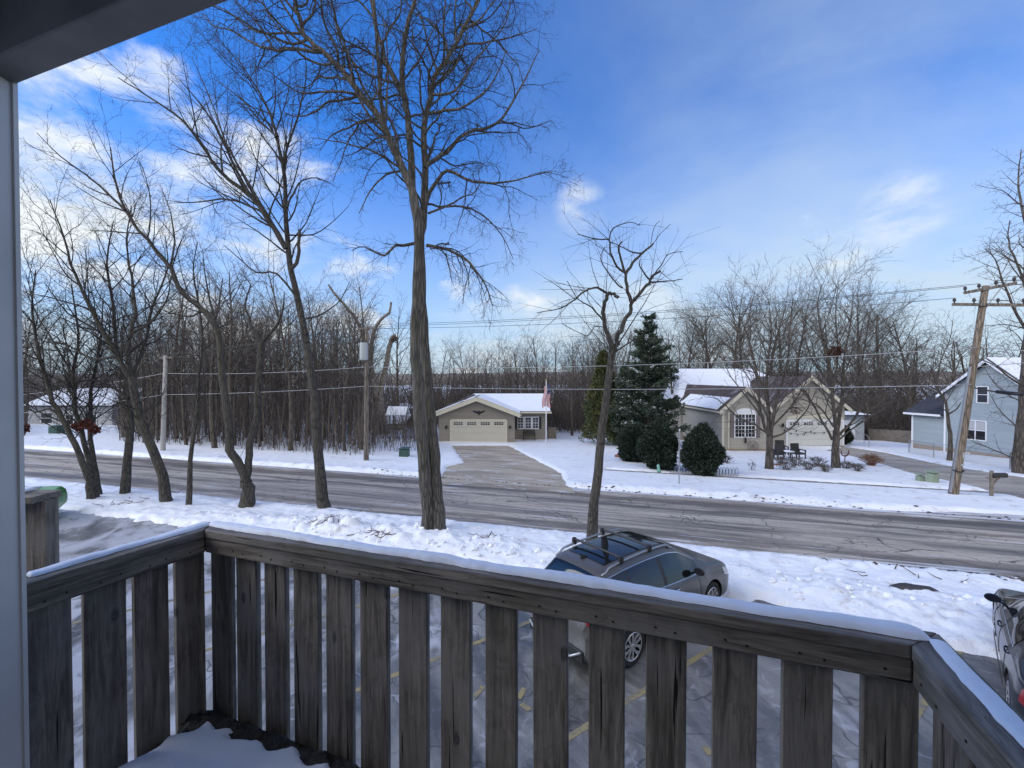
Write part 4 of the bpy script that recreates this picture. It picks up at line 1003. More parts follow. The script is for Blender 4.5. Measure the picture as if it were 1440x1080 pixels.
def m_flag():
    m, n, b = newmat('flag_stripes'); uv = n.n('ShaderNodeTexCoord').outputs['UV']; s = n.n('ShaderNodeSeparateXYZ', i_0=uv); u, v = s.outputs[0], s.outputs[1]
    st = n.math('LESS_THAN', n.math('FRACT', n.math('MULTIPLY', v, 6.5)), .5)
    c = n.mix(st, (.62, .6, .62), (.32, .03, .045)); can = n.math('MULTIPLY', n.math('LESS_THAN', u, .4), n.math('GREATER_THAN', v, .46))
    star = n.mr(n.vor(n.mapv(uv, (15, 11, 1)), 1.0, rnd=0), .16, .2, 1, 0)
    c = n.mix(can, c, n.mix(star, (.02, .025, .09), (.6, .6, .62))); n.set(b.inputs['Base Color'], c); b.inputs['Roughness'].default_value = .8; return m
nu_, nv_ = 22, 16; V = []; UV = []
for j in range(nv_+1):
    for i in range(nu_+1):
        u, v = i/nu_, j/nv_
        # flag hangs limply: fly edge droops down beside the pole
        dx = (v-.42)*.62*(.75+.35*u)+.05*math.sin(u*7)-.05*u; dz = -1.75*u-.18*(1-v)+.12*math.sin(v*5)*u; dy = -.08+.10*math.sin(v*9+u*3)*(.4+.6*u)
        V.append((B.x+dx, B.y+dy, top.z-.3+dz)); UV.append((u, v))
fq = [(j*(nu_+1)+i, j*(nu_+1)+i+1, (j+1)*(nu_+1)+i+1, (j+1)*(nu_+1)+i) for j in range(nv_) for i in range(nu_)]
me = mesh_np('flag', np.array(V), np.array(fq), mats=[m_flag()]); uvl = me.uv_layers.new(name='UVMap')
for li, lp in enumerate(me.loops): uvl.data[li].uv = UV[lp.vertex_index]
tag(link('flag', me), 'limp stars and stripes flag hanging from the white flagpole', 'flag')
# --- H2: large tan house
zb = -1.2; gA = W(1015, 636.5, 34.2); h2 = thing('ranch_house', 'large beige single-storey house with two front gables, garage door and snowy roof', 'house', (gA.x+3, 38, -.85))
YA = 34.2; YB = 38.0; YM = 42.0
xa = W(1053, 0, YA).x; x0 = gA.x; x1 = 2*xa-x0
gable_wing(h2, x0, x1, YA, YM+4, zb, W(0, 575, YA).z, W(0, 546, YA).z, M['tan2'], M['shingle'], .3, snow={-1: [(.5, 1.0, YA+.2, YM)], 1: [(.1, 1, YA+.2, YM)]})
xb = W(1144, 0, YB).x; xb0 = W(1093, 0, YB).x
gable_wing(h2, xb0, 2*xb-xb0, YB, 46, zb, W(0, 573, YB).z, W(0, 531, YB).z, M['tan2'], M['shingle'], .35, snow={1: [(.1, 1, YB, 46)]})
zr = W(0, 520, 49).z; zem = W(0, 570, YM).z; xml = W(950, 0, 44).x; xmr = 2*xb-xb0+1.0
mb = MB(); mb.box(((xml+xmr)/2, 49, (zb+zem)/2), (xmr-xml, 13.9, zem-zb)); mb.build('wall', M['tan2'], h2)
mb = MB(); a = (xml+2.5, 49, zr); b = (xmr-3, 49, zr)
mb.add([(xml-.4, YM-.4, zem-.05), (xmr+.4, YM-.4, zem-.05), (xmr+.4, 56.4, zem-.05), (xml-.4, 56.4, zem-.05), a, b], [(0, 1, 5, 4), (2, 3, 4, 5), (1, 2, 5), (3, 0, 4), (3, 2, 1, 0)]); mb.build('roof', M['shingle'], h2)
mb = MB(); e = .12; a = (xml+2.5, 49, zr+e); b = (xmr-3, 49, zr+e)
mb.add([(xml-.35, YM-.35, zem+.03+e), (xmr+.35, YM-.35, zem+.03+e), (xmr+.35, 56.3, zem+e), (xml-.35, 56.3, zem+e), a, b], [(0, 1, 5, 4), (2, 3, 4, 5), (1, 2, 5), (3, 0, 4)]); mb.build('roof_snow', M['snowr'], h2)
mb = MB(); mb.box((x0-.02, (YA+YM)/2, -.95), (.1, YM-YA, .5)); mb.box(((x0+x1)/2, YA-.02, -.95), (x1-x0, .1, .5)); mb.build('foundation', M['found'], h2)
mb = MB(); mb.box((x0+.06, YA-.04, (zb+W(0, 575, YA).z)/2+.2), (.14, .08, 3.2)); mb.box((x0+.5, YA-.05, (zb+W(0, 575, YA).z)/2+.2), (.09, .08, 3.0)); mb.build('corner_trim', M['cream'], h2)
c = W(1047.5, 598.5, YA); window(h2, (c.x, YA, c.z), 1.55, 1.75, 2, (3, 3), shutters=(M['brownsh'], .33), arch=.42)
c = W(1145.5, 626, YB); garage_door(h2, (c.x, YB, W(0, 626.5, YB).z), 4.75, 2.12, M['doorw'])
q = MB(); n = 16; w2 = 2.5; cz = W(0, 591, YB).z+.12
q.prism([(c.x-w2, YB, cz)]+[(c.x-w2*math.cos(PI*i/n), YB, cz+.42*math.sin(PI*i/n)) for i in range(1, n)]+[(c.x+w2, YB, cz)], (0, 0, 0), (0, -.05, 0)); q.build('arch_trim', M['cream'], h2)
c = W(1100, 597, YB); q = MB(); q.lathe([(.03, .12), (.09, .08), (.1, -.1), (.04, -.2)], (c.x, YB-.12, c.z), 8); q.build('wall_lamp', M['black'], h2)
# string lights on garage
r = thing('string_lights', 'two sagging strings of bulbs hung across the white garage door', 'string lights', W(1130, 600, YB-.2)); q = MB(); bl = MB()
for (a, b, sg) in (((1094, 597), (1172, 606), .35), ((1094, 597), (1150, 600), .75)):
    P0 = W(*a, YB-.15); P1_ = W(*b, YB-.15); pts = [P0.lerp(P1_, t/12)-Vector((0, 0, sg*4*(t/12)*(1-t/12))) for t in range(13)]; q.tube(pts, .012, 4)
    for p in pts[2:-1:2]: bl.lathe([(.01, 0), (.05, -.05), (.05, -.1), (.01, -.15)], p, 6)
q.build('cable', M['black'], r); bl.build('bulb', M['black'], r)
# wagon wheel and lantern on the tan wall
c = W(1059, 627.5, YA-.15); r = thing('wagon_wheel', 'old thin-spoked wagon wheel leaning on the beige wall under the window', 'wagon wheel', (c.x, c.y, c.z-.4)); q = MB()
R_ = .40; q.tube([(c.x+R_*math.cos(a*PI/14), c.y, c.z+R_*math.sin(a*PI/14)) for a in range(29)], .022, 5, cap=False); q.build('rim', M['brownsh'], r, smooth=True); q = MB()
for a in range(6): q.bar((c.x-R_*math.cos(a*PI/6), c.y, c.z-R_*math.sin(a*PI/6)), (c.x+R_*math.cos(a*PI/6), c.y, c.z+R_*math.sin(a*PI/6)), .016, .016)
q.build('spokes', M['brownsh'], r); q = MB(); q.lathe([(.01, -.05), (.06, -.04), (.06, .04), (.01, .05)], c, 10, 'Y'); q.build('hub', M['brownsh'], r)
c = W(1048.5, 620, YA-.1); q = MB(); q.box(c, (.12, .1, .36)); q.lathe([(.02, .3), (.09, .18)], c, 4); tag(q.build('hanging_lantern', M['black']), 'small dark lantern hanging beneath the arched window', 'lantern')
# patio chairs and table
def patio_chair(p, rz, label):
    r = thing('patio_chair', label, 'chair', p, 'dark patio chairs in the garden', rz); m_ = M['wicker']
    b = MB(); b.box((0, 0, .4), (.6, .58, .12)); b.build('seat', m_, r, local=True, bevel=.02)
    b = MB(); b.box((0, .29, .72), (.62, .09, .66), M=Matrix.Rotation(-.12, 3, 'X')); b.build('backrest', m_, r, local=True, bevel=.02)
    for s in (-1, 1):
        b = MB(); b.box((s*.34, 0, .62), (.09, .6, .06)); b.build('armrest', m_, r, local=True, bevel=.01)
        for y in (-.26, .27): b = MB(); b.box((s*.34, y, .25), (.06, .06, .7)); b.build('leg', m_, r, local=True)
M['wicker'] = simple('dark_wicker', (.022, .02, .02), .7, var=.3, scale=30, bump=.5)
for (px, py, rz, lb) in ((1122, 647, .15, 'dark high-backed patio chair with armrests, rightmost of the group under the yard trees'), (1099, 641, -.1, 'dark patio chair standing farthest back in the garden group'), (1091, 648, -1.2, 'dark patio chair turned sideways against the window yard tree trunk')):
    p = G(px, py); p.z += .08; patio_chair(p, rz, lb)
p = G(1109, 646); p.z += .08; r = thing('patio_table', 'low round snow-covered table between the dark patio chairs', 'table', p)
b = MB(); b.lathe([(.01, .47), (.4, .47), (.4, .43), (.01, .43)], k=18); b.build('tabletop', M['wicker'], r, local=True)
for k in range(3): b = MB(); b.bar((.28*math.cos(k*2.1), .28*math.sin(k*2.1), 0), (.2*math.cos(k*2.1), .2*math.sin(k*2.1), .44), .04, .04); b.build('leg', M['wicker'], r, local=True)
b = MB(); b.lathe([(.01, .58), (.2, .56), (.34, .51), (.38, .472)], k=18); b.build('snow', M['snowsoft'], r, local=True, smooth=True)
# shed
YS = 44; s0 = W(1186, 0, YS).x; s1 = W(1223, 0, YS).x; zs = float(base_h(s0, YS))-.2; r = thing('detached_garage', 'pale detached garage with snowy hipped roof right of the tan house', 'garage', ((s0+s1)/2, YS, zs))
ze_ = W(0, 583, YS).z; mb = MB(); mb.box(((s0+s1)/2, YS+2.5, (zs+ze_)/2), (s1-s0, 5, ze_-zs)); mb.build('wall', M['pale'], r)
mb = MB(); mb.box(((s0+s1)/2-.4, YS-.02, zs+1.25), (1.5, .06, 2.1)); mb.build('door', M['white'], r)
zt = W(0, 573, YS+2.5).z; mb = MB(); mb.add([(s0-.4, YS-.4, ze_), (s1+.4, YS-.4, ze_), (s1+.4, YS+5.4, ze_), (s0-.4, YS+5.4, ze_), ((s0+s1)/2-.3, YS+2.5, zt), ((s0+s1)/2+.3, YS+2.5, zt)], [(0, 1, 5, 4), (2, 3, 4, 5), (1, 2, 5), (3, 0, 4), (3, 2, 1, 0)]); mb.build('roof', M['snowr'], r)
mb = MB(); mb.box(((s0+s1)/2, YS-.43, ze_-.06), (s1-s0+.9, .06, .12)); mb.build('fascia', M['black'], r)
# fence
def board_fence(a, b, h, label, z0=None):
    a = Vector(a); b = Vector(b); L = (b-a).length; d = (b-a)/L; r = thing('wooden_fence', label, 'fence', (a.x, a.y, float(base_h(a.x, a.y)))); mb = MB(); n = int(L/.16)
    for i in range(n):
        p = a+d*(i+.5)*L/n; z = float(base_h(p.x, p.y)); mb.box((p.x, p.y, z+h/2), (L/n-.015, .025, h+(.03 if i % 3 else 0)), math.atan2(d.y, d.x))
    mb.build('boards', M['woodfence'], r); mb = MB()
    for i in range(int(L/2.4)+1): p = a+d*min(i*2.4, L); mb.box((p.x, p.y+.08, float(base_h(p.x, p.y))+h/2), (.1, .1, h+.1))
    mb.build('posts', M['woodfence'], r)
    mb = MB(); mb.bar((a.x, a.y+.05, float(base_h(a.x, a.y))+h*.85), (b.x, b.y+.05, float(base_h(b.x, b.y))+h*.85), .05, .09); mb.build('rail', M['woodfence'], r)
board_fence(((1224-720)/F*44.5, 44.5, 0), ((1300-720)/F*41, 41, 0), 1.25, 'weathered wooden board fence between the pale garage and the blue house')
# --- H3: blue house
OX = W(1338, 0, 35.2); dirp = Vector((.21, -.98, 0)).normalized(); nrm = Vector((dirp.y, -dirp.x, 0)); nrm = nrm if nrm.x < 0 else -nrm  # outward (towards -x)
gz = W(1338, 643, 35.2).z; h3 = thing('blue_house', 'light blue two-storey house with lower wing at the right edge', 'house', (OX.x, 35.2, gz))
def HP(s, z, o=0): return Vector((OX.x, 35.2, 0))+dirp*s+nrm*o+Vector((0, 0, z))
def dpx(px):   # distance along the wall plane where the pixel ray meets it
    k = (px-720)/F; # (OX.x+dx*s) = k*(35.2+dy*s)
    return (k*35.2-OX.x)/(dirp.x-k*dirp.y)
ap = dpx(1391); zea = W(0, 552, 35.2).z; zap = CAMZ+(531-507)/F*HP(ap, 0).y
mb = MB(); inw = -nrm*9
mb.prism([HP(0, gz-.6), HP(2*ap, gz-.6), HP(2*ap, zea), HP(ap, zap-.15), HP(0, zea)], (0, 0, 0), inw); mb.build('wall', M['blue'], h3)
s_l = dpx(1284); zlw = W(0, 582, 37.5).z
mb = MB(); mb.prism([HP(s_l, gz-.6), HP(-.01, gz-.6), HP(-.01, zlw), HP(s_l, zlw)], (0, 0, 0), inw*.8); mb.build('wall', M['blue'], h3)
rz3 = math.atan2(-dirp.y, -dirp.x)+PI  # wall x axis along dirp
mb = MB(); mb.prism([HP(s_l-.02, gz-.6, .03), HP(2*ap+.02, gz-.6, .03), HP(2*ap+.02, gz+.78, .03), HP(s_l-.02, gz+.78, .03)], (0, 0, 0), nrm*-.3); mb.build('foundation', M['found'], h3)
mb = MB(); fm = MB(); oh = .4; k_ = (zap-zea)/ap
for s in (-1, 1):
    e_ = ap+s*(ap+oh); ze2 = zea-k_*oh
    slab(mb, HP(ap, zap, oh), HP(e_, ze2, oh), HP(e_, ze2, -9.3), HP(ap, zap, -9.3), .14)
    fm.prism([HP(ap, zap+.1, oh), HP(e_, ze2+.1, oh), HP(e_, ze2-.14, oh), HP(ap, zap-.16, oh)], (0, 0, 0), nrm*.04)
mb.build('roof', M['shingleg'], h3); fm.build('fascia', M['white'], h3)
mb = MB(); slab(mb, HP(ap, zap+.16, oh-.1), HP(2*ap+oh, zea-k_*oh+.16, oh-.1), HP(2*ap+oh, zea-k_*oh+.16, -9.2), HP(ap, zap+.16, -9.2), .07); mb.build('roof_snow', M['snowr'], h3)
mb = MB(); slab(mb, HP(s_l-.4, zlw+.02, .4), HP(-.02, zlw+.02, .4), HP(-.02, zlw+1.9, -3.6), HP(s_l-.4, zlw+1.9, -3.6), .12); mb.build('roof', M['shingleg'], h3)
mb = MB(); mb.bar(HP(s_l-.4, zlw+.05, .45), HP(-.03, zlw+.05, .45), .1, .16); mb.bar(HP(s_l+.04, gz+.35, .03), HP(s_l+.04, zlw-.05, .03), .12, .1, up=nrm); mb.bar(HP(.04, gz+.35, .03), HP(.04, zea-.1, .03), .12, .1, up=nrm); mb.build('gutter', M['white'], h3)
rzw = math.atan2(dirp.y, dirp.x)
def h3win(px0, px1, py0, py1, cols, blind=False):
    s0_, s1_ = dpx(px0), dpx(px1); Y = HP((s0_+s1_)/2, 0).y; z1 = W(0, py0, Y).z; z0 = W(0, py1, Y).z
    window(h3, HP((s0_+s1_)/2, (z0+z1)/2), s1_-s0_-.12, z1-z0-.12, cols, (1, 1), rz=rzw, blind=blind)
h3win(1374, 1391, 543, 567, 1); h3win(1358, 1389, 591, 619, 2, True); h3win(1357, 1366, 636, 644, 1)
# chain-link fence
r = thing('chain_link_fence', 'low galvanised chain-link fence running before the blue house', 'fence', G(1278, 640)); q = MB(); rl = MB()
fp = [G(1215, 625)+Vector((0, 0, 0)), G(1222, 631), G(1278, 639), G(1313, 646), G(1354, 651), G(1420, 663), G(1470, 672)]
for i, p in enumerate(fp[2:]): q.tube([(p.x, p.y, p.z-.1), (p.x, p.y, p.z+.6), (p.x, p.y, p.z+1.15)], .03, 6)
for a, b in zip(fp[2:], fp[3:]): rl.tube([a+Vector((0, 0, 1.12)), (a+b)/2+Vector((0, 0, 1.12)), b+Vector((0, 0, 1.12))], .022, 6)
q.build('posts', M['galv'], r); rl.build('top_rail', M['galv'], r)
q = MB()
for a, b in zip(fp[2:], fp[3:]):
    L = (b-a).length; n = int(L/.11)
    for i in range(-9, n):
        for sgn in (1, -1):
            t0 = max(i, 0); t1 = min(i+9, n)
            if t1 <= t0: continue
            f0 = (t0-i)/9; f1 = (t1-i)/9
            z0_, z1_ = (f0, f1) if sgn > 0 else (1-f0, 1-f1)
            q.bar(a.lerp(b, t0/n)+Vector((0, 0, .05+z0_*1.05)), a.lerp(b, t1/n)+Vector((0, 0, .05+z1_*1.05)), .006, .006)
q.build('wire_mesh', M['galv'], r)
r = thing('handrail', 'short steel handrail standing in snow beside the tan house driveway', 'handrail', fp[0]); q = MB()
for p in fp[:2]: q.tube([(p.x, p.y, p.z-.1), (p.x, p.y, p.z+.5), (p.x, p.y, p.z+1.0)], .03, 6)
q.build('posts', M['galv'], r); q = MB(); q.bar(fp[0]+Vector((0, 0, 1)), fp[1]+Vector((0, 0, 1)), .05, .05); q.build('top_rail', M['galv'], r)
# --- H4: pale house behind trees at left, H5: dark cabin + swing, distant white house
def plain_house(px0, px1, pyb, pye, pyr, Y, depth, label, wall, roofm, wins, name='house', snow=True):
    a = W(px0, pyb, Y); b = W(px1, pyb, Y); ze_ = W(0, pye, Y).z; zr_ = W(0, pyr, Y+depth/2).z; zb_ = min(a.z, float(base_h(a.x, Y)))-.5
    r = thing(name, label, 'house', ((a.x+b.x)/2, Y, zb_+.5)); mb = MB(); mb.box(((a.x+b.x)/2, Y+depth/2, (zb_+ze_)/2), (b.x-a.x, depth, ze_-zb_))
    for x in (a.x+.01, b.x-.11): mb.prism([(x, Y, ze_), (x, Y+depth, ze_), (x, Y+depth/2, zr_-.05)], (0, 0, 0), (.1, 0, 0))
    mb.build('wall', wall, r); mb = MB()
    slab(mb, (a.x-.4, Y-.4, ze_), (b.x+.4, Y-.4, ze_), (b.x+.4, Y+depth/2, zr_), (a.x-.4, Y+depth/2, zr_), .12); slab(mb, (b.x+.4, Y+depth+.4, ze_), (a.x-.4, Y+depth+.4, ze_), (a.x-.4, Y+depth/2, zr_), (b.x+.4, Y+depth/2, zr_), .12); mb.build('roof', roofm, r)
    if snow: mb = MB(); slab(mb, (a.x-.35, Y-.35, ze_+.15), (b.x+.35, Y-.35, ze_+.15), (b.x+.35, Y+depth/2, zr_+.13), (a.x-.35, Y+depth/2, zr_+.13), .08); mb.build('roof_snow', M['snowr'], r)
    for (px, py, w, h) in wins: c = W(px, py, Y); window(r, (c.x, Y, c.z), w, h, 1, (1, 1))
    return r
plain_house(40, 158, 606, 572, 548, 52, 9, 'pale grey house half hidden behind bare trees at the far left', M['pale'], M['shingleg'], [(66, 588, 1.3, 1.2), (98, 590, .9, 1.1), (128, 590, 1.3, 1.2)])
plain_house(170, 212, 590, 566, 550, 78, 8, 'small distant pale house glimpsed through the left wood', M['pale'], M['shingleg'], [(188, 576, 1.2, 1.2)])
r5 = plain_house(529, 566, 612, 598, 585, 50, 6, 'low brown cabin with snowy roof behind the broken snag', simple('dark_brown_boards', (.07, .05, .04), .8, var=.2), M['shingleg'], [(545, 604, .8, .6)], name='cabin')
plain_house(556, 578, 592, 576, 569, 66, 7, 'narrow pale house with dark window far behind the cabin', M['pale'], M['shingleg'], [(569, 582, 1.0, 1.3)])
# slide / playset beside the cabin
p = G(560, 618); r = thing('playset', 'snow-covered wooden playset with slide beside the brown cabin', 'playset', p); q = MB()
for sx in (-1, 1):
    for sy in (-1, 1): q = MB(); q.box((sx*.6, sy*.6, 1.2), (.1, .1, 2.4)); q.build('post', M['woodfence'], r, local=True)
q = MB(); q.box((0, 0, 1.2), (1.3, 1.3, .08)); q.build('platform', M['woodfence'], r, local=True)
q = MB(); slab(q, (-.9, -.9, 2.3), (.9, -.9, 2.3), (.9, 0, 3.0), (-.9, 0, 3.0), .1); slab(q, (.9, .9, 2.3), (-.9, .9, 2.3), (-.9, 0, 3.0), (.9, 0, 3.0), .1); q.build('roof', M['snowr'], r, local=True)
q = MB(); q.bar((.6, -.3, 1.2), (2.4, -.9, .1), .5, .05); q.build('slide', M['galv'], r, local=True)
# ------------------------------------------------------------------ utility poles, wires, roadside things
M['polewood'] = m_bark('pole_wood', (.20, .155, .115), zs=.05, sc=12, strength=.4, dist=.01)
M['polegrey'] = m_bark('pole_grey', (.17, .145, .12), zs=.05, sc=12, strength=.4, dist=.01)
M['wire'] = simple('cable_grey', (.34, .34, .35), .5); M['wired'] = simple('cable_dark', (.03, .03, .03), .5)
M['insul'] = simple('insulator', (.06, .05, .05), .25)
PB = G(1340, 698); PT = W(1386, 402, PB.y-.2)
r = thing('utility_pole', 'leaning wooden utility pole with two crossarms before the blue house', 'utility pole', PB)
q = MB(); q.tube([PB-Vector((0, 0, .4)), PB, PB.lerp(PT, .5), PT], [.19, .185, .15, .12], 12); q.build('pole', M['polewood'], r, smooth=True)
q = MB(); g = PB.lerp(PT, .02); g2 = PB.lerp(PT, .62); off = Vector((-.17, -.03, 0)); q.tube([g+off, (g+g2)/2+off*1.05, g2+off*.9], .055, 6); q.build('conduit', M['galv'], r)
def on_pole(t): return PB.lerp(PT, t)
ca = [];
for k, (pa, pb) in enumerate((((1355, 412), (1430, 398)), ((1339, 428), (1445, 429)))):
    a = W(*pa, PB.y-.35+.5); b = W(*pb, PB.y-.35-.5); q = MB(); q.bar(a, b, .1, .12); arm = q.build('crossarm', M['polegrey'], r); ca.append((a, b))
    for t in (.03, .3, .62, .95):
        p = a.lerp(b, t); q = MB(); q.lathe([(.02, 0), (.03, .08), (.07, .09), (.05, .16), (.065, .18), (.02, .24)], p+Vector((0, 0, .05)), 8); q.build('insulator', M['insul'], arm, smooth=True)
q = MB(); q.bar(ca[0][0].lerp(ca[0][1], .75), on_pole(.87), .03, .05); q.build('brace', M['galv'], r)
q = MB(); c = on_pole(.125)
q.tube([c+Vector((.21*math.cos(a*.4), -.06+.16*math.sin(a*.4), .03*math.sin(a))) for a in range(17)], .03, 5); q.build('cable_loop', M['black'], r)
q = MB(); q.box(on_pole(.155)+Vector((.02, -.19, 0)), (.12, .02, .09)); q.box(on_pole(.2)+Vector((.02, -.18, 0)), (.08, .02, .25)); q.build('tag_plate', M['curtain'], r)
LB = G(515, 650); LT = W(516, 459, LB.y)
r = thing('utility_pole', 'slim grey utility pole carrying a pale transformer tank at the wood edge', 'utility pole', LB)
q = MB(); q.tube([LB-Vector((0, 0, .4)), LB, LB.lerp(LT, .5), LT], [.18, .16, .13, .10], 10); q.build('pole', M['polegrey'], r, smooth=True)
c = W(511.5, 494, LB.y-.15); q = MB(); q.lathe([(.01, .55), (.22, .52), (.24, .45), (.24, -.5), (.2, -.55), (.01, -.56)], c, 14); tr = q.build('transformer', simple('transformer_paint', (.38, .42, .43), .4), r, smooth='auto')
for dx in (-.1, .1): q = MB(); q.lathe([(.02, 0), (.05, .06), (.03, .1), (.05, .14), (.02, .24)], c+Vector((dx, 0, .55)), 8); q.build('insulator', M['insul'], tr)
q = MB(); q.bar(LT+Vector((-.6, .2, -.12)), LT+Vector((.6, -.2, -.12)), .09, .1); q.build('crossarm', M['polegrey'], r)
B3 = G(229, 636); T3 = W(233, 500, B3.y); r = thing('utility_pole', 'pale straight utility pole among the trees of the left wood', 'utility pole', B3)
q = MB(); q.tube([B3-Vector((0, 0, .4)), B3, B3.lerp(T3, .5), T3], [.17, .16, .14, .12], 10); q.build('pole', simple('pole_pale', (.32, .31, .30), .8, var=.15), r, smooth=True)
q = MB(); q.bar(T3+Vector((-.6, .2, -.15)), T3+Vector((.6, -.2, -.15)), .09, .1); q.build('crossarm', M['polegrey'], r)
B4 = G(1480, 712); 
def wire(label, pts, r_=.012, mat='wire', sag=.25, grp='overhead wires between the leaning pole and the transformer pole'):
    P = []
    for a, b in zip(pts, pts[1:]):
        L = (b-a).length; n = 16
        for i in range(n): t = i/n; P.append(a.lerp(b, t)-Vector((0, 0, sag*4*t*(1-t)*L/30)))
    P.append(pts[-1]); q = MB(); q.tube(P, r_, 5); o = q.build('overhead_wire', M[mat], smooth=True); tag(o, label, 'wire', grp); return o
rgt = Vector((UX, UY, 0))
a0, b0 = ca[0]; a1, b1 = ca[1]
for k, (p, dz, dy) in enumerate(((a0.lerp(b0, .03), 0, .2), (a0.lerp(b0, .3), .1, -.1), (a1.lerp(b1, .03), -.15, .3))):
    far = LT+Vector((-.5+.5*k, .2-.2*k, dz)); wire('thin power line high up between the leaning pole crossarms and the transformer pole', [p+Vector((0, 0, .28)), far, T3+Vector((-.5+.5*k, .2-.2*k, dz)), T3+(T3-LT)*1.2], .011, 'wired', .3)
for k, p in enumerate((a0.lerp(b0, .62), a0.lerp(b0, .95), a1.lerp(b1, .95))): wire('short dark power line leaving the crossarms towards the right edge', [p+Vector((0, 0, .28)), p+rgt*22+Vector((0, -1, -.2))], .012, 'wired', .5, 'power lines leaving the crossarms to the right')
m1 = on_pole(.71); m2 = on_pole(.535)
wire('thick pale cable strung midway up the leaning pole, higher of the two communication cables', [m1+Vector((-.1, -.15, 0)), W(516, 516, LB.y), W(231, 525, B3.y), W(231, 525, B3.y)+(T3-LT)*1.2], .017, 'wire', .35, 'communication cables')
wire('thick pale cable strung low on the leaning pole, lower of the two communication cables', [m2+Vector((-.1, -.15, 0)), W(516, 543, LB.y), W(231, 555, B3.y), W(231, 555, B3.y)+(T3-LT)*1.2], .017, 'wire', .2, 'communication cables')
wire('pale cable dipping away from the leaning pole above the blue house', [m1+Vector((.1, -.15, 0)), m1+rgt*18+Vector((0, -3, -1.2))], .02, 'wire', .6, 'cables to the right of the leaning pole')
wire('pale service cable rising rightward from the leaning pole', [on_pole(.62)+Vector((.1, -.1, 0)), m1+rgt*12+Vector((0, -2, .9))], .015, 'wire', .3, 'cables to the right of the leaning pole')
wire('black spliced cable running right from low on the leaning pole', [on_pole(.52)+Vector((.1, -.12, 0)), W(1400, 551, PB.y-1), W(1470, 556, PB.y-3)], .03, 'wired', .1, 'cables to the right of the leaning pole')
q = MB(); q.tube([W(1402, 551, PB.y-1.05), W(1420, 553, PB.y-1.6), W(1438, 554.2, PB.y-2.1)], .075, 8); tag(q.build('splice_case', M['black'], smooth=True), 'black splice canister hanging on the lowest cable by the blue house', 'cable box')
# green / beige cabinets
def cabinet(px, py, w, d, h, mat, label, rz=0, lid=.08):
    p = G(px, py); r = thing('utility_cabinet', label, 'utility box', p, None, rz); b = MB(); b.box((0, 0, h/2-.1), (w, d, h+.1)); b.build('body', mat, r, local=True, bevel=.02)
    b = MB(); b.prism([(-w/2-.03, -d/2-.03, h), (-w/2-.03, d/2+.03, h), (-w/2-.03, d/2+.03, h+lid), (-w/2-.03, -d/2-.03, h+lid*.5)], (0, 0, 0), (w+.06, 0, 0)); b.build('lid', mat, r, local=True)
    b = MB(); b.box((0, -d/2-.01, h*.5), (w*.8, .02, h*.7)); b.box((w*.25, -d/2-.03, h*.5), (.03, .03, .1)); b.build('door', mat, r, local=True)
M['tgreen'] = simple('cabinet_green', (.035, .085, .07), .5, var=.1); M['bgreen'] = simple('cabinet_sage', (.24, .29, .21), .5, var=.1)
cabinet(570, 644, .5, .5, .62, M['tgreen'], 'dark green transformer cabinet in snow, the wider one left of the driveway')
cabinet(563.5, 644, .22, .25, .55, M['tgreen'], 'narrow green pedestal touching the wider green cabinet', .2)
cabinet(1294, 679, .28, .28, .42, M['bgreen'], 'small sage green pedestal, the shorter of the pair near the leaning pole')
cabinet(1311, 681, .42, .34, .62, M['bgreen'], 'taller sage green cabinet near the leaning pole, sticker on its side', .25)
cabinet(80, 611, .9, .7, .8, M['tgreen'], 'dark green cabinet in snow before the pale house at the far left')
# mailbox
p = G(1394, 701); r = thing('mailbox', 'black mailbox with rounded top on a wooden post by the driveway', 'mailbox', p)
b = MB(); b.box((0, 0, .55), (.1, .1, 1.35)); b.box((.05, 0, .9), (.55, .09, .05)); b.bar((.04, 0, .62), (.3, 0, .88), .06, .06); b.build('post', M['woodfence'], r, local=True)
b = MB(); n = 10; prof = [(0, -.09, .93), (0, -.09, 1.03)]+[(0, -.09*math.cos(PI*i/n), 1.03+.1*math.sin(PI*i/n)) for i in range(1, n)]+[(0, .09, 1.03), (0, .09, .93)]
b.prism([Vector(v)+Vector((-.02, 0, 0)) for v in prof], (0, 0, 0), (.62, 0, 0)); b.build('box', M['black'], r, local=True, smooth='auto')
b = MB(); b.box((.615, 0, 1.02), (.02, .16, .17)); b.build('door', M['black'], r, local=True)
# sign post with small top
p = G(955, 684); t = W(955.5, 603, p.y); r = thing('sign_post', 'thin galvanised sign post on the far verge, seen edge-on before the round bushes', 'sign post', p)
b = MB(); b.box((p.x, p.y, (p.z+t.z)/2-.1), (.05, .04, t.z-p.z+.2)); b.build('post', M['galv'], r); b = MB(); b.box((p.x, p.y-.03, t.z-.05), (.2, .01, .1), .9); b.build('sign_plate', M['white'], r)
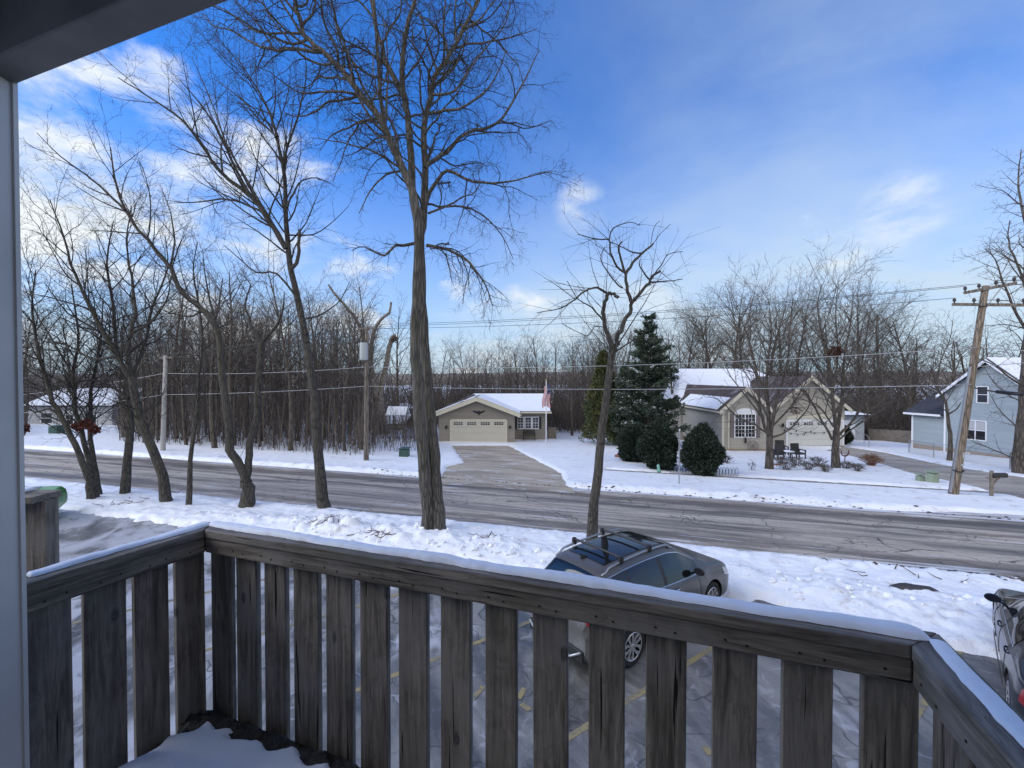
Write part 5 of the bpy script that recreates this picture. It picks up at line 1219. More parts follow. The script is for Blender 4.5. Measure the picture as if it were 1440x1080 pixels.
# stone, green ornament, wire border fence, metal yard ornament
def rock(px, py, s, mat, label, name='stone', cat='stone', snow=False):
    p = G(px, py); rg = np.random.RandomState(int(px)); b = MB(); b.lathe([(.01, -.1), (.9, 0), (1, .3), (.75, .65), (.3, .82), (.01, .85)], k=12)
    for v in b.v: v.x *= s*(1+.15*rg.randn()); v.y *= s*.8*(1+.15*rg.randn()); v.z *= s*(1+.1*rg.randn())
    for v in b.v: v += Vector((p.x, p.y, p.z+.08))
    tag(b.build(name, mat, smooth=True), label, cat)
rock(870, 645, .28, simple('red_stone', (.22, .09, .06), .8, var=.3), 'reddish brown boulder in the snow left of the round bushes')
rock(1001, 846, .14, M['snowsoft'], 'loose lump of snow on the verge ahead of the parked grey car', 'snow_lump', 'snow lump') if False else None
p = G(927, 664, .1); b = MB(); b.lathe([(.01, 0), (.11, 0), (.12, .12), (.07, .24), (.09, .3), (.07, .4), (.01, .44)], p, 10)
for v in b.v: v.x += (v.z-p.z)*-.15
tag(b.build('garden_ornament', simple('verdigris', (.2, .42, .34), .6), smooth=True), 'small pale green garden ornament at the foot of the largest round bush', 'ornament')
a, b_ = G(943, 669), G(1038, 672); r = thing('wire_border_fence', 'low black looped wire border fence in front of the egg-shaped bush', 'border fence', a); q = MB(); n = 22
for i in range(n):
    p0 = a.lerp(b_, i/n); p0.z = float(base_h(p0.x, p0.y))+.1; d = (b_-a)/n
    if 5 < i < 12: continue
    q.tube([p0, p0+d*.1+Vector((0, 0, .35)), p0+d*.5+Vector((0, 0, .46)), p0+d*.9+Vector((0, 0, .35)), p0+d], .011, 4)
    q.tube([p0+d*.5, p0+d*.2+Vector((0, 0, .2)), p0+d*.5+Vector((0, 0, .36)), p0+d*.8+Vector((0, 0, .2)), p0+d*.5], .009, 4)
q.build('loops', M['black'], r)
p = G(1188, 650); r = thing('yard_ornament', 'rusty metal yard ornament with two curved prongs right of the V-limbed tree', 'ornament', p); q = MB(); M['rust'] = simple('rusty_metal', (.12, .06, .045), .8)
q.tube([(0, 0, 0), (0, 0, .3), (.02, 0, .52)], .03, 5); q.build('stand', M['rust'], r, local=True); q = MB()
for s in (-1, 1): q.tube([(.02, 0, .42), (s*.16, 0, .46), (s*.26, 0, .62), (s*.24, 0, .78), (s*.3, 0, .84)], [.05, .05, .045, .03, .015], 6)
q.build('prongs', M['rust'], r, local=True)
p = G(1090, 655, .05); b = MB(); b.box((p.x, p.y, p.z+.06), (.5, .3, .12)); tag(b.build('brick_edging', simple('red_brick', (.22, .08, .06), .85, var=.2)), 'short piece of red brick edging left of the patio chairs', 'edging')
# squirrel nest and clinging dead leaves
def leaf_clump(c, R, n, mat, label, name, cat, seed, size=.14, parent=None):
    rg = np.random.RandomState(seed); d = rg.normal(size=(n, 3)); d /= np.linalg.norm(d, axis=1, keepdims=True); P = np.array(c)+d*R*(rg.rand(n, 1)**.4)
    o = link(name, leaf_mesh(name, P, d, size, rg, mat, 1.6, 1)); tag(o, label, cat); return o
M['nest'] = simple('nest_leaves', (.10, .035, .025), .9, var=.3)
leaf_clump(W(1175, 495, 26.6), .3, 360, M['nest'], 'round red-brown leaf nest high in the V-limbed yard tree', 'squirrel_nest', 'nest', 1)
Y_ = G(130, 706).y
for i, (px, py, R) in enumerate(((107, 600, .11), (120, 597, .16), (133, 604, .14), (34, 602, .13))): leaf_clump(W(px, py, Y_-.3), R, 150, M['leafred'], ('cluster of red-brown leaves clinging to the three-stemmed tree, '+('leftmost of the row', 'topmost middle one', 'rightmost of the row', 'beside the balcony post')[i]), 'leaf_cluster', 'leaves', 10+i, .1)
leaf_clump(W(1118, 577, 27), .28, 60, M['leafdead'], 'few dark dead leaves hanging before the garage gable', 'leaf_cluster', 'leaves', 20, .12)
for i, (px, py, R) in enumerate(((745, 0, 0),)): pass
leaf_clump(W(555, 478, G(545, 612).y), .35, 160, M['leafdead'], 'brown dead leaves around the cut end of the snag limb', 'leaf_cluster', 'leaves', 22, .14)
# twigs and dead leaves on the near snow bank
r_ = random.Random(3)
def debris(px, py, n, spread, label, seed):
    rr = random.Random(seed); br = []
    c = G(px, py)
    for i in range(n):
        x = c.x+rr.gauss(0, spread); y = c.y+rr.gauss(0, spread*.6); L = rr.uniform(.05, .28); a = rr.uniform(0, 3.14); pts = []
        for k in range(3):
            X = x+math.cos(a)*L*(k-1); Y = y+math.sin(a)*L*(k-1)*.7; pts.append(Vector((X, Y, float(snow_h(np.array([X]), np.array([Y]))[0])+.012+(.04 if k == 2 else 0))))
        br.append((pts, [.012, .01, .006], 4))
    V, Fq = tubes(br, 0); tag(link('twig_debris', mesh_np('twig_debris', V, Fq, mats=[M['leafdead']])), label, 'twigs', None, 'stuff')
debris(455, 748, 22, .3, 'broken brown twigs poking from the snow heap near the slim tall tree', 1)
debris(535, 762, 16, .22, 'small scatter of twigs on the snow bank left of the biggest tree', 2)
debris(690, 762, 10, .4, 'scattered twigs on the snow bank right of the biggest tree', 3)
debris(1230, 795, 46, 1.3, 'dark leaf and twig litter along the near road edge', 4)
debris(170, 712, 14, .5, 'sparse twigs poking from snow under the left verge trees', 5)
# churned snow lumps on the heap
def lumps(n, seed):
    rg = np.random.RandomState(seed); Vs, Fs = [], []; off = 0
    import bmesh
    bm = bmesh.new(); bmesh.ops.create_icosphere(bm, subdivisions=2, radius=1); bv = np.array([v.co[:] for v in bm.verts]); bf = np.array([[v.index for v in f.verts] for f in bm.faces]); bm.free()
    for i in range(n):
        u = rg.choice([rg.normal(-8.5, 2.2), rg.normal(-4.2, 1.6), rg.uniform(1.5, 9), rg.uniform(-16, 10)], p=[.4, .25, .2, .15]); v = 11.55+rg.normal(0, .42); x, y = xy_(u, v); s = .025+.06*rg.rand()**3
        z = float(snow_h(np.array([x]), np.array([y]))[0]); q = bv*(1+.28*rg.randn(len(bv), 1)*.6)*s*np.array([1, .8, .7])*(1+.3*rg.rand(3))
        Vs.append(q+np.array([x, y, z+s*.3])); Fs.append(bf+off); off += len(bv)
    V = np.concatenate(Vs); Ft = np.concatenate(Fs)
    tag(link('snow_chunks', mesh_np('snow_chunks', V, None, Ft, mats=[M['snow']], smooth=False)), 'broken chunks of ploughed snow lying on the bank', 'snow', None, 'stuff')
lumps(260, 4)
def dirt_edge(n, seed):
    rg = np.random.RandomState(seed); Vs, Fs = [], []; off = 0
    import bmesh
    bm = bmesh.new(); bmesh.ops.create_icosphere(bm, subdivisions=1, radius=1); bv = np.array([v.co[:] for v in bm.verts]); bf = np.array([[v.index for v in f.verts] for f in bm.faces]); bm.free()
    for i in range(n):
        far = rg.rand() < .3; u = rg.uniform(5.5, 17) if not far else rg.uniform(-14, 14); cl = .5+.5*math.sin(u*2.3)+.5*math.sin(u*5.1)
        if not far and rg.rand() > .25+.6*cl: continue
        v = (13.62+rg.normal(0, .12)) if not far else 20.35+rg.normal(0, .1); x, y = xy_(u, v); s = .012+.05*rg.rand()**3
        z = float(snow_h(np.array([x]), np.array([y]))[0]); z = max(z, float(base_h(x, y))); q = bv*(1+.5*rg.randn(len(bv), 1)*.5)*s*np.array([1.5, .9, .5])
        Vs.append(q+np.array([x, y, z+s*.2])); Fs.append(bf+off); off += len(bv)
    tag(link('road_grit', mesh_np('road_grit', np.concatenate(Vs), None, np.concatenate(Fs), mats=[M['mud']], smooth=False)), 'dark dirt and frozen grit pushed up along the road edges', 'grit', None, 'stuff')
dirt_edge(900, 9)
# ------------------------------------------------------------------ cars
def m_paint_car(name, col, rough=.28, sa=.38):
    m, n, b = newmat(name); tc = n.n('ShaderNodeTexCoord').outputs['Object']; sep = n.n('ShaderNodeSeparateXYZ', i_0=tc).outputs[2]
    nz = n.noise(tc, 3, 6, .65); salt = n.math('MULTIPLY', n.mr(n.math('ADD', nz, n.mr(sep, .3, 1.2, .25, -.15)), .45, .8), sa)
    c = n.mix(salt, col, (.33, .33, .34)); n.set(b.inputs['Base Color'], c); b.inputs['Metallic'].default_value = .15
    b.inputs['Specular IOR Level'].default_value = .35
    n.set(b.inputs['Roughness'], n.math('ADD', rough, n.math('MULTIPLY', salt, .5))); b.inputs['Coat Weight'].default_value = .25; b.inputs['Coat Roughness'].default_value = .08; return m
M['carglass'] = simple('car_glass', (.008, .010, .013), .04, spec=.6); M['tyre'] = simple('tyre_rubber', (.018, .018, .019), .85, var=.3)
M['rim'] = simple('alloy_rim', (.50, .50, .51), .35, metal=.5); M['chrome'] = simple('chrome', (.65, .66, .68), .12, metal=1)
M['redlamp'] = simple('red_lamp', (.26, .008, .01), .15, coat=1); M['lamp'] = simple('head_lamp', (.5, .52, .55), .1, coat=1); M['plastic'] = simple('black_plastic', (.02, .02, .022), .55)
def car(name, label, origin, rz, L, Wd, top, belt, wheelx, wr_r, roofw, paint, glass_x, win_x, suv=False, cladding=True, rear_cap=(.40, .8), tail=None):
    root = thing(name, label, 'car', origin, None, rz); hw = Wd/2; tx, tz = zip(*top); bx, bz = zip(*belt); gl = root
    def zt(x):
        return (np.interp(x-.05, tx, tz)+2*np.interp(x, tx, tz)+np.interp(x+.05, tx, tz))/4
    def plan(x):
        a = abs(x)/(L/2); return hw*(1-.035*a**2-.20*max(0, (a-.80)/.20)**2.2)
    def sec(x):
        zz = float(zt(x)); w = plan(x); zb_ = min(float(np.interp(x, bx, bz)), zz-.03); g = min(1, max(0, (zz-zb_-.05)/.42)); g = g*g*(3-2*g)
        wr = (w-.10)*(1-g)+roofw*g*(w/hw)**.3; a = abs(x)/(L/2); zl = .22+.16*max(0, (a-.85)/.15)**2
        zr_ = zz-.035*(1-g)-.10*g
        P = [(w-.10, zl), (w-.025, zl+.08), (w, .52+.1*(zl-.22)), (w-.005, .74*min(1, zb_/.85)), (w-.035, zb_-.06), (w-.06-.01*g, zb_), (wr, zr_), (wr-.09, (zr_+zz)/2+.02*g), (wr*.55, zz-.008), (0, zz)]
        return P
    def dense(P, sub=4):
        out = []
        for i in range(len(P)-1):
            p0 = P[max(i-1, 0)]; p1 = P[i]; p2 = P[i+1]; p3 = P[min(i+2, len(P)-1)]
            if i == 5: # keep greenhouse side nearly straight
                for s_ in range(sub): t = s_/sub; out.append((p1[0]+(p2[0]-p1[0])*t+.018*math.sin(PI*t), p1[1]+(p2[1]-p1[1])*t)); 
                continue
            for s_ in range(sub):
                t = s_/sub; out.append(tuple(.5*((2*p1[k])+(p2[k]-p0[k])*t+(2*p0[k]-5*p1[k]+4*p2[k]-p3[k])*t*t+(3*p1[k]-p0[k]-3*p2[k]+p3[k])*t**3) for k in (0, 1)))
        out.append(P[-1]); return out
    xs = np.concatenate([np.linspace(-L/2, -L/2+.3, 10), np.linspace(-L/2+.34, L/2-.34, 84), np.linspace(L/2-.3, L/2, 10)])
    V = []; 
    for x in xs:
        D = dense(sec(x)); row = [(x, -a, z) for a, z in D]+[(x, a, z) for a, z in D[-2::-1]]; V += row
    n = len(row); m = len(xs); mb = MB(); mb.add(V, [(i*n+j, i*n+j+1, (i+1)*n+j+1, (i+1)*n+j) for i in range(m-1) for j in range(n-1)]+[(i*n, (i+1)*n, (i+1)*n+n-1, i*n+n-1) for i in range(m-1)]+[tuple(range(n)), tuple((m-1)*n+j for j in range(n))][0:2])
    body = mb.build('body', [paint, M['plastic']], root, local=True, smooth='auto')
    cut = MB()
    for x in wheelx:
        for s in (-1, 1): cut.lathe([(.001, s*(hw-.34)), (wr_r+.055, s*(hw-.34)), (wr_r+.055, s*(hw+.3)), (.001, s*(hw+.3))], (x, 0, wr_r+.01), 32, 'Y', mi=1)
    co = cut.build('cutter', [paint, M['plastic']], None)
    md = body.modifiers.new('b', 'BOOLEAN'); md.operation = 'DIFFERENCE'; md.object = co; md.solver = 'EXACT'
    co.location = (0, 0, 0)
    root.location = (0, 0, 0); root.rotation_euler.z = 0; bpy.context.view_layer.update()
    dg = bpy.context.evaluated_depsgraph_get(); me = bpy.data.meshes.new_from_object(body.evaluated_get(dg)); body.modifiers.clear(); body.data = me; bpy.data.objects.remove(co)
    root.location = origin; root.rotation_euler.z = rz
    def yat(x, z):
        D = dense(sec(x)); D = D[8:29]; zs_ = [d[1] for d in D]; ys = [d[0] for d in D]; return float(np.interp(z, zs_, ys))
    def ztopat(x, y):
        D = dense(sec(x))[24:][::-1]; return float(np.interp(abs(y), [d[0] for d in D], [d[1] for d in D]))
    def side_patch(nm, s, x0, x1, zlo, zhi, mat, off=.006, nx=14, nz=6, parent=root):
        V = []; X = np.linspace(x0, x1, nx)
        for x in X:
            a, b = zlo(x), zhi(x)
            for k in range(nz): z = a+(b-a)*k/(nz-1); V.append((x, s*(yat(x, z)+off), z))
        q = MB(); q.add(V, [(i*nz+j, i*nz+j+1, (i+1)*nz+j+1, (i+1)*nz+j) for i in range(nx-1) for j in range(nz-1)]); return q.build(nm, mat, parent, smooth=True, local=True)
    def top_patch(nm, x0, x1, k, mat, off=.006, nx=12, ny=12, bow=0, parent=root):
        V = []
        for i in range(nx):
            for j in range(ny):
                t = -1+2*j/(ny-1); x = x0+(x1-x0)*i/(nx-1)+bow*(1-t*t); D = sec(x); w = D[6][0]-.03; y = t*w*k; V.append((x, y, ztopat(x, y)+off))
        q = MB(); q.add(V, [(i*ny+j, i*ny+j+1, (i+1)*ny+j+1, (i+1)*ny+j) for i in range(nx-1) for j in range(ny-1)]); return q.build(nm, mat, parent, smooth=True, local=True)
    rg0, rg1, wg0, wg1 = glass_x
    top_patch('rear_window', rg0, rg1, .93, M['carglass'], off=.010); top_patch('windshield', wg0, wg1, .95, M['carglass'], off=.010, bow=.06)
    zbl = lambda x: float(np.interp(x, bx, bz))+.035
    zhi = lambda x: max(zbl(x)+.02, float(sec(x)[6][1])-.05)
    for s in (-1, 1):
        for (x0, x1) in win_x: side_patch('side_window', s, x0, x1, zbl, zhi, M['carglass'], .008)
        X = np.linspace(win_x[0][0]-.03, win_x[-1][1]+.03, 40); q = MB()
        q.tube([(x, s*(yat(x, zhi(x)+.015)+.008), zhi(x)+.015) for x in X], .011, 5); q.tube([(x, s*(yat(x, zbl(x)-.012)+.008), zbl(x)-.012) for x in X], .009, 5); q.build('window_trim', M['chrome'], root, local=True, smooth=True)
        # pillars between the side windows
        for (a, b) in zip(win_x, win_x[1:]): side_patch('pillar', s, a[1], b[0], zbl, zhi, M['plastic'], .007, 4)
        # door seams, handles
        doors = [win_x[0][1]-.45 if len(win_x) > 2 else win_x[0][0]+.05, (win_x[-2][1]+win_x[-1][0])/2, win_x[-1][1]-.12]
        q = MB()
        for x in doors: q.tube([(x+.04*math.sin(z*3), s*(yat(x, z)+.001), z) for z in np.linspace(.42, zbl(x)-.03, 10)], .005, 4)
        q.build('door_seam', M['plastic'], root, local=True)
        for x in (doors[1]-.95 if doors[0] < doors[1]-.8 else doors[1]-.7, doors[1]+.12):
            z = zbl(x)-.13; q = MB(); y = s*(yat(x+.1, z)+.025); q.tube([(x, y-s*.03, z), (x+.03, y, z), (x+.2, y, z), (x+.24, y-s*.03, z)], .013, 6); q.build('door_handle', M['chrome'] if suv else paint, root, local=True, smooth=True)
        if cladding: side_patch('sill_cladding', s, wheelx[0]+wr_r+.08, wheelx[1]-wr_r-.08, lambda x: .27, lambda x: .40, M['plastic'], .012)
        # mirror
        x = win_x[-1][1]-.22; y = s*(yat(x, zbl(x))+.13); z = zbl(x)+.09; q = MB(); q.lathe([(.001, .07), (.05, .06), (.082, .02), (.088, -.02), (.08, -.035), (.001, -.03)], (0, 0, 0), 14, 'X')
        for v in q.v: v.y *= 1.25; v.z *= .82; v += Vector((x, y, z))
        q.bar((x+.02, y-s*.14, z-.06), (x+.02, y-s*.04, z-.04), .04, .03); q.build('side_mirror', M['plastic'] if suv else paint, root, local=True, smooth='auto')
        # head and tail lamps
        xf = L/2; side_patch('headlight', s, xf-.50, xf-.06, lambda x: float(np.interp(x, bx, bz))-.14+.02*(x-xf), lambda x: float(np.interp(x, bx, bz))-.01, M['lamp'], .008, 10, 5)
        if tail: side_patch('tail_light', s, tail[0], tail[1], tail[2], tail[3], M['redlamp'], .014, 10, 6)
    # rear fascia
    q = MB(); w = plan(-L/2)
    xr = -L/2-.012
    if suv:
        q = MB(); q.box((xr, 0, .42), (.05, w*1.9, .2)); q.box((xr, 0, .36), (.08, w*1.2, .05)); q.build('rear_bumper', M['plastic'], root, local=True, bevel=.02)
        q = MB(); q.tube([(xr-.04, -w*.9, .50), (xr-.06, -w*.6, .36), (xr-.06, w*.6, .36), (xr-.04, w*.9, .50)], .022, 6); q.build('bumper_trim', M['rim'], root, local=True, smooth=True)
    if suv: q = MB(); q.box((xr, 0, .72), (.02, .36, .15)); q.build('number_plate', M['white'], root, local=True)
    # wheels
    for x in wheelx:
        for s in (-1, 1):
            c = Vector((x, s*(hw-.13), wr_r)); ty = MB(); R_ = wr_r
            ty.lathe([(R_*.66, s*.10), (R_*.9, s*.115), (R_*.985, s*.09), (R_, s*.06), (R_, -s*.06), (R_*.985, -s*.09), (R_*.9, -s*.11), (R_*.6, -s*.10), (R_*.3, -s*.08), (.001, -s*.08)], c, 36, 'Y')
            w_ = MB(); w_.lathe([(R_*.69, s*.102), (R_*.665, s*.108), (R_*.64, s*.10), (R_*.62, s*.02), (R_*.3, s*.0), (.001, 0)], c, 36, 'Y', mi=1)
            w_.lathe([(R_*.70, s*.103), (R_*.67, s*.112), (R_*.635, s*.104)], c, 36, 'Y'); w_.lathe([(R_*.13, s*.03), (R_*.13, s*.09), (R_*.09, s*.102), (.001, s*.102)], c, 16, 'Y')
            for k in range(5):
                for dd in (-.16, .16):
                    a = 2*PI*k/5; a1 = a+dd*.6; a2 = a+dd*1.9
                    w_.bar(c+Vector((R_*.1*math.cos(a1), s*.085, R_*.1*math.sin(a1))), c+Vector((R_*.655*math.cos(a2), s*.095, R_*.655*math.sin(a2))), .036, .02, up=(0, 1, 0))
                    if suv: w_.bar(c+Vector((R_*.38*math.cos(a+dd*1.1), s*.09, R_*.38*math.sin(a+dd*1.1))), c+Vector((R_*.655*math.cos(a+dd*3.2), s*.095, R_*.655*math.sin(a+dd*3.2))), .026, .02, up=(0, 1, 0))
            wh = ty.build('wheel', M['tyre'], root, local=True, smooth='auto'); w_.build('rim', [M['rim'], M['plastic']], wh, local=True, smooth='auto')
    q = MB(); q.box((0, 0, .24), (L*.86, Wd*.7, .12)); q.build('underbody', M['plastic'], root, local=True)
    return root, side_patch, top_patch, sec, ztopat, yat, zbl, zhi
SUVT = [(-2.30, .82), (-2.26, 1.0), (-2.17, 1.12), (-2.0, 1.38), (-1.88, 1.56), (-1.74, 1.635), (-1.3, 1.675), (-.6, 1.69), (.05, 1.665), (.42, 1.59), (.8, 1.41), (1.2, 1.15), (1.36, 1.09), (1.8, 1.01), (2.02, .92), (2.17, .77), (2.25, .62)]
SUVB = [(-2.30, .80), (-2.15, 1.04), (-1.8, 1.14), (-1.3, 1.11), (0, 1.02), (1.0, .965), (1.8, .89), (2.1, .80), (2.29, .58)]
ctc = G(891, 937); SR = Matrix.Rotation(STA, 3, 'Z'); org = ctc-SR @ Vector((-1.31, -.80, 0)); STC = math.radians(37.5); org = Vector((2.57, 8.89, .006))
def sec_top(top): 
    tx, tz = zip(*top); return lambda x: float(np.interp(x, tx, tz))
zs_ = sec_top(SUVT)
r, sp, tp, sec, zta, yat, zbl, zhi = car('parked_car', 'dark grey hatchback SUV with black roof bars, parked nose to the snow bank', org, STC, 4.58, 1.82, SUVT, SUVB, (-1.31, 1.31), .345, .575, m_paint_car('grey_metallic', (.105, .10, .098)), (-2.14, -1.84, .47, 1.17), [(-1.74, -1.22), (-1.16, -.30), (-.20, .92)], True, tail=(-2.24, -1.80, lambda x: .92+.5*(x+2.24), lambda x: max(.98, zs_(x)-.055)))
tp('sunroof', -1.55, .30, .80, M['carglass'], .012)
for s in (-1, 1):
    q = MB(); q.tube([(x, s*.56, zta(x, .53)+(.045 if -1.65 < x < .2 else -.01)) for x in np.linspace(-1.75, .32, 24)], .02, 6); q.build('roof_rail', M['chrome'] if False else M['galv'], r, local=True, smooth=True)
for x in (-1.25, -.42):
    q = MB(); z = zta(x, 0)
    q.tube([(x, y, z+.075+.012*math.cos(y*2.4)) for y in np.linspace(-.60, .60, 13)], .022, 6)
    for s in (-1, 1): q.lathe([(.001, .06), (.045, .05), (.05, 0), (.045, -.07), (.001, -.08)], (x, s*.57, z+.05), 10)
    q.build('crossbar', M['plastic'], r, local=True, smooth='auto')
q = MB(); q.add([(-1.66, -.02, zta(-1.66, 0)), (-1.66, .02, zta(-1.66, 0)), (-1.46, .01, zta(-1.46, 0)), (-1.46, -.01, zta(-1.46, 0)), (-1.68, 0, zta(-1.6, 0)+.09)], [(0, 1, 4), (1, 2, 4), (2, 3, 4), (3, 0, 4)]); q.build('antenna_fin', M['plastic'], r, local=True)
q = MB(); q.tube([(-2.02, 0, 1.40), (-2.09, -.25, 1.30)], .01, 4); q.build('rear_wiper', M['plastic'], r, local=True)
SEDT = [(-2.36, .72), (-2.32, .92), (-2.2, 1.02), (-1.85, 1.07), (-1.45, 1.18), (-1.0, 1.36), (-.5, 1.44), (0, 1.44), (.4, 1.36), (.75, 1.2), (1.1, 1.02), (1.3, .97), (1.9, .87), (2.2, .75), (2.35, .56)]
SEDB = [(-2.36, .70), (-2.2, .92), (-1.6, .97), (-.6, .93), (.9, .88), (1.6, .83), (2.1, .72), (2.35, .52)]
def sedan(label, origin, rz, paint, big=False):
    zz = sec_top(SEDT)
    return car('parked_car', label, origin, rz, 4.7, 1.82, SEDT, SEDB, (-1.38, 1.38), .335, .56, paint, (-1.72, -1.02, .42, 1.12), [(-1.02, -.16), (-.08, .95)], False, tail=(-2.345, -2.12, lambda x: .70+.06*(x+2.3), lambda x: .88+.04*(x+2.3)))
# dark car at the right edge: its mirror is at photo (1405, 842), tail lamp near (1427, 950)
a = RP = None
def RPz(px, py, z):
    d = ray(px, py); Y = (z-CAMZ)/d.z; return Vector((d.x*Y, Y, z))
pm = RPz(1396, 846, .98); pt = RPz(1430, 945, .82); hd = (pm-pt); ang2 = math.radians(45)
org2 = pm-Matrix.Rotation(ang2, 3, 'Z') @ Vector((.73, 1.02, 0)); org2 += Vector((.02, .12, 0)); org2.z = .006
sedan('dark navy sedan cut off by the right photo edge, with red tail light', org2, ang2, m_paint_car('navy_paint', (.010, .012, .022), .25, .05))
pc = RPz(76, 702, .8); a3 = math.radians(215)
org3 = pc-Matrix.Rotation(a3, 3, 'Z') @ Vector((-2.3, .8, 0)); org3.z = .006
SEDT = [(x+(.4 if -1.9 < x < 1 else 0), z*.97) for x, z in SEDT]
sedan('bright green car mostly hidden behind the neighbouring balcony panel', org3, a3, m_paint_car('green_paint', (.03, .26, .06), .3))
# ------------------------------------------------------------------ balcony
def m_wood(name, axis='Z', col=(.205, .175, .145), green=.25):
    m, n, b = newmat(name); tc = n.n('ShaderNodeTexCoord').outputs['Object']; rnd = n.n('ShaderNodeObjectInfo').outputs['Random']
    off = n.n('ShaderNodeCombineXYZ'); n.set(off.inputs[0], n.math('MULTIPLY', rnd, 37)); n.set(off.inputs[1], n.math('MULTIPLY', rnd, 11)); n.set(off.inputs[2], n.math('MULTIPLY', rnd, 23))
    va = n.n('ShaderNodeVectorMath', operation='ADD'); n.set(va.inputs[0], tc); n.set(va.inputs[1], off.outputs[0]); v = va.outputs[0]
    st = (1, 1, .06) if axis == 'Z' else (.06, 1, 1)
    # knots bend the grain
    kd = (1, 0, .45) if axis == 'Z' else (.45, 0, 1)
    kn = n.vor(n.mapv(v, kd), 8.0); kmask = n.mr(n.noise(n.mapv(v, (1, .2, 1)), 3.1, 2), .40, .48)
    ring = n.math('SINE', n.math('MULTIPLY', kn, 95))
    g1 = n.noise(n.mapv(v, st), 42, 5, .65, .5); g2 = n.noise(n.mapv(v, st), 150, 3, .6); w = n.noise(n.mapv(v, (1, 1, .25) if axis == 'Z' else (.25, 1, 1)), 6, 4, .6, 1.0)
    rings2 = n.math('FRACT', n.math('MULTIPLY', w, 9)); big = n.noise(v, 3.2, 4, .6)
    c = n.mix(n.mr(g1, .3, .7), tuple(q*.38 for q in col), tuple(q*1.5 for q in col))
    c = n.mix(n.mr(rings2, .0, .5, .45, 0), c, tuple(q*.5 for q in col))
    c = n.mix(n.mr(g2, .55, .75, 0, .5), c, tuple(q*.35 for q in col))
    c = n.mix(n.mr(big, .42, .68, 0, .75), c, (.27, .245, .22))
    c = n.mix(n.mr(n.noise(v, 1.7, 3), .52, .7, 0, green), c, (.07, .075, .04))
    kk = n.math('MULTIPLY', n.mr(kn, .07, .12, 1, 0), kmask)
    c = n.mix(n.math('MULTIPLY', kk, .75), c, (.014, .011, .01))
    halo = n.math('MULTIPLY', n.math('MULTIPLY', n.mr(kn, .12, .32, 1, 0), kmask), .3)
    c = n.mix(n.math('MULTIPLY', halo, n.mr(ring, -1, 1, .4, 1)), c, (.27, .26, .26))
    ck = n.mr(n.noise(n.mapv(v, (1, 1, .03) if axis == 'Z' else (.03, 1, 1)), 60, 2, .5), .68, .72); c = n.mix(ck, c, (.01, .009, .009))
    n.set(b.inputs['Base Color'], c); b.inputs['Roughness'].default_value = .82; b.inputs['Specular IOR Level'].default_value = .3
    h = n.math('SUBTRACT', n.math('ADD', g1, n.math('MULTIPLY', g2, .5)), n.math('ADD', ck, kk)); n.set(b.inputs['Normal'], n.bump(h, .5, .004)); return m
M['woodz'] = m_wood('weathered_wood', 'Z'); M['woodx'] = m_wood('weathered_wood_rail', 'X', (.215, .182, .148), .4)
ZR = 4.27; ZD = 3.41
LO = RPz(297, 733, ZR); RO = RPz(1318, 889, ZR); LL = RPz(38, 808, ZR); RR = RPz(1440, 1009, ZR)
dF = (RO-LO).normalized(); dL = (LL-LO).normalized(); dR = (RR-RO).normalized()
LE = LO+dL*.66; RE = RO+dR*1.55
def inn(d, ref):   # inward normal (towards the camera side)
    n = Vector((-d.y, d.x, 0)); return n if n.dot(ref) > 0 else -n
ctr = Vector((-.1, .2, ZR))
nF = inn(dF, ctr-LO); nL = inn(dL, ctr-LO); nR = inn(dR, ctr-RO)
def isect(p, d, q, e):
    den = d.x*e.y-d.y*e.x; t = ((q.x-p.x)*e.y-(q.y-p.y)*e.x)/den; return p+d*t
def cornL(o): return isect(LO+nF*o, dF, LO+nL*o, dL)
def cornR(o): return isect(RO+nF*o, dF, RO+nR*o, dR)
rail = thing('balcony_railing', 'weathered grey wooden balcony railing wrapping three sides in front of the camera', 'railing', (LO.x, LO.y, ZD))
def local_obj(mb, name, mat, parent, origin, d, bevel=0):
    ang = math.atan2(d.y, d.x); off = wloc(parent); R = Matrix.Rotation(-ang, 3, 'Z'); O = Vector(origin)
    for i, v in enumerate(mb.v): mb.v[i] = R @ (v-O)
    o = mb.build(name, mat, parent, local=True, bevel=bevel); o.location = O-off; o.rotation_euler.z = ang; return o
def strip(A0, A1, B1, B0, z0, z1, name, mat, parent, d, bevel=.004):
    mb = MB(); P = [Vector((p.x, p.y, z0)) for p in (A0, A1, B1, B0)]; mb.prism(P, (0, 0, 0), (0, 0, z1-z0)); return local_obj(mb, name, mat, parent, P[0], d, bevel)
CW = .094; CT = .036
# handrail caps: mitred on the left corner, butted on the right one; the right cap starts past the corner
g_ = .002
iL = cornL(CW); iR = cornR(CW)
strip(LO+dF*g_, RO, cornR(CW)-dF*.0, iL+dF*g_, ZR-CT, ZR, 'handrail', M['woodx'], rail, dF)
strip(LO-dF*g_, LE, LE+nL*CW, iL-dF*g_, ZR-CT, ZR, 'handrail', M['woodx'], rail, dL)
strip(RO+dR*.004, RE, RE+nR*CW, iR+dR*.004, ZR-CT, ZR+.001, 'handrail', M['woodx'], rail, dR)
def apron(o0, o1, zt_, zb_, nm='rail_board'):
    strip(cornL(o0)+dF*g_, cornR(o0)-dF*g_, cornR(o1)-dF*g_, cornL(o1)+dF*g_, zb_, zt_, nm, M['woodx'], rail, dF)
    strip(cornL(o0)-dF*g_, LE+nL*o0, LE+nL*o1, cornL(o1)-dF*g_, zb_, zt_, nm, M['woodx'], rail, dL)
    strip(cornR(o0)+dR*g_, RE+nR*o0, RE+nR*o1, cornR(o1)+dR*g_, zb_, zt_, nm, M['woodx'], rail, dR)
apron(.051, .087, ZR-CT-.001, ZR-.104)
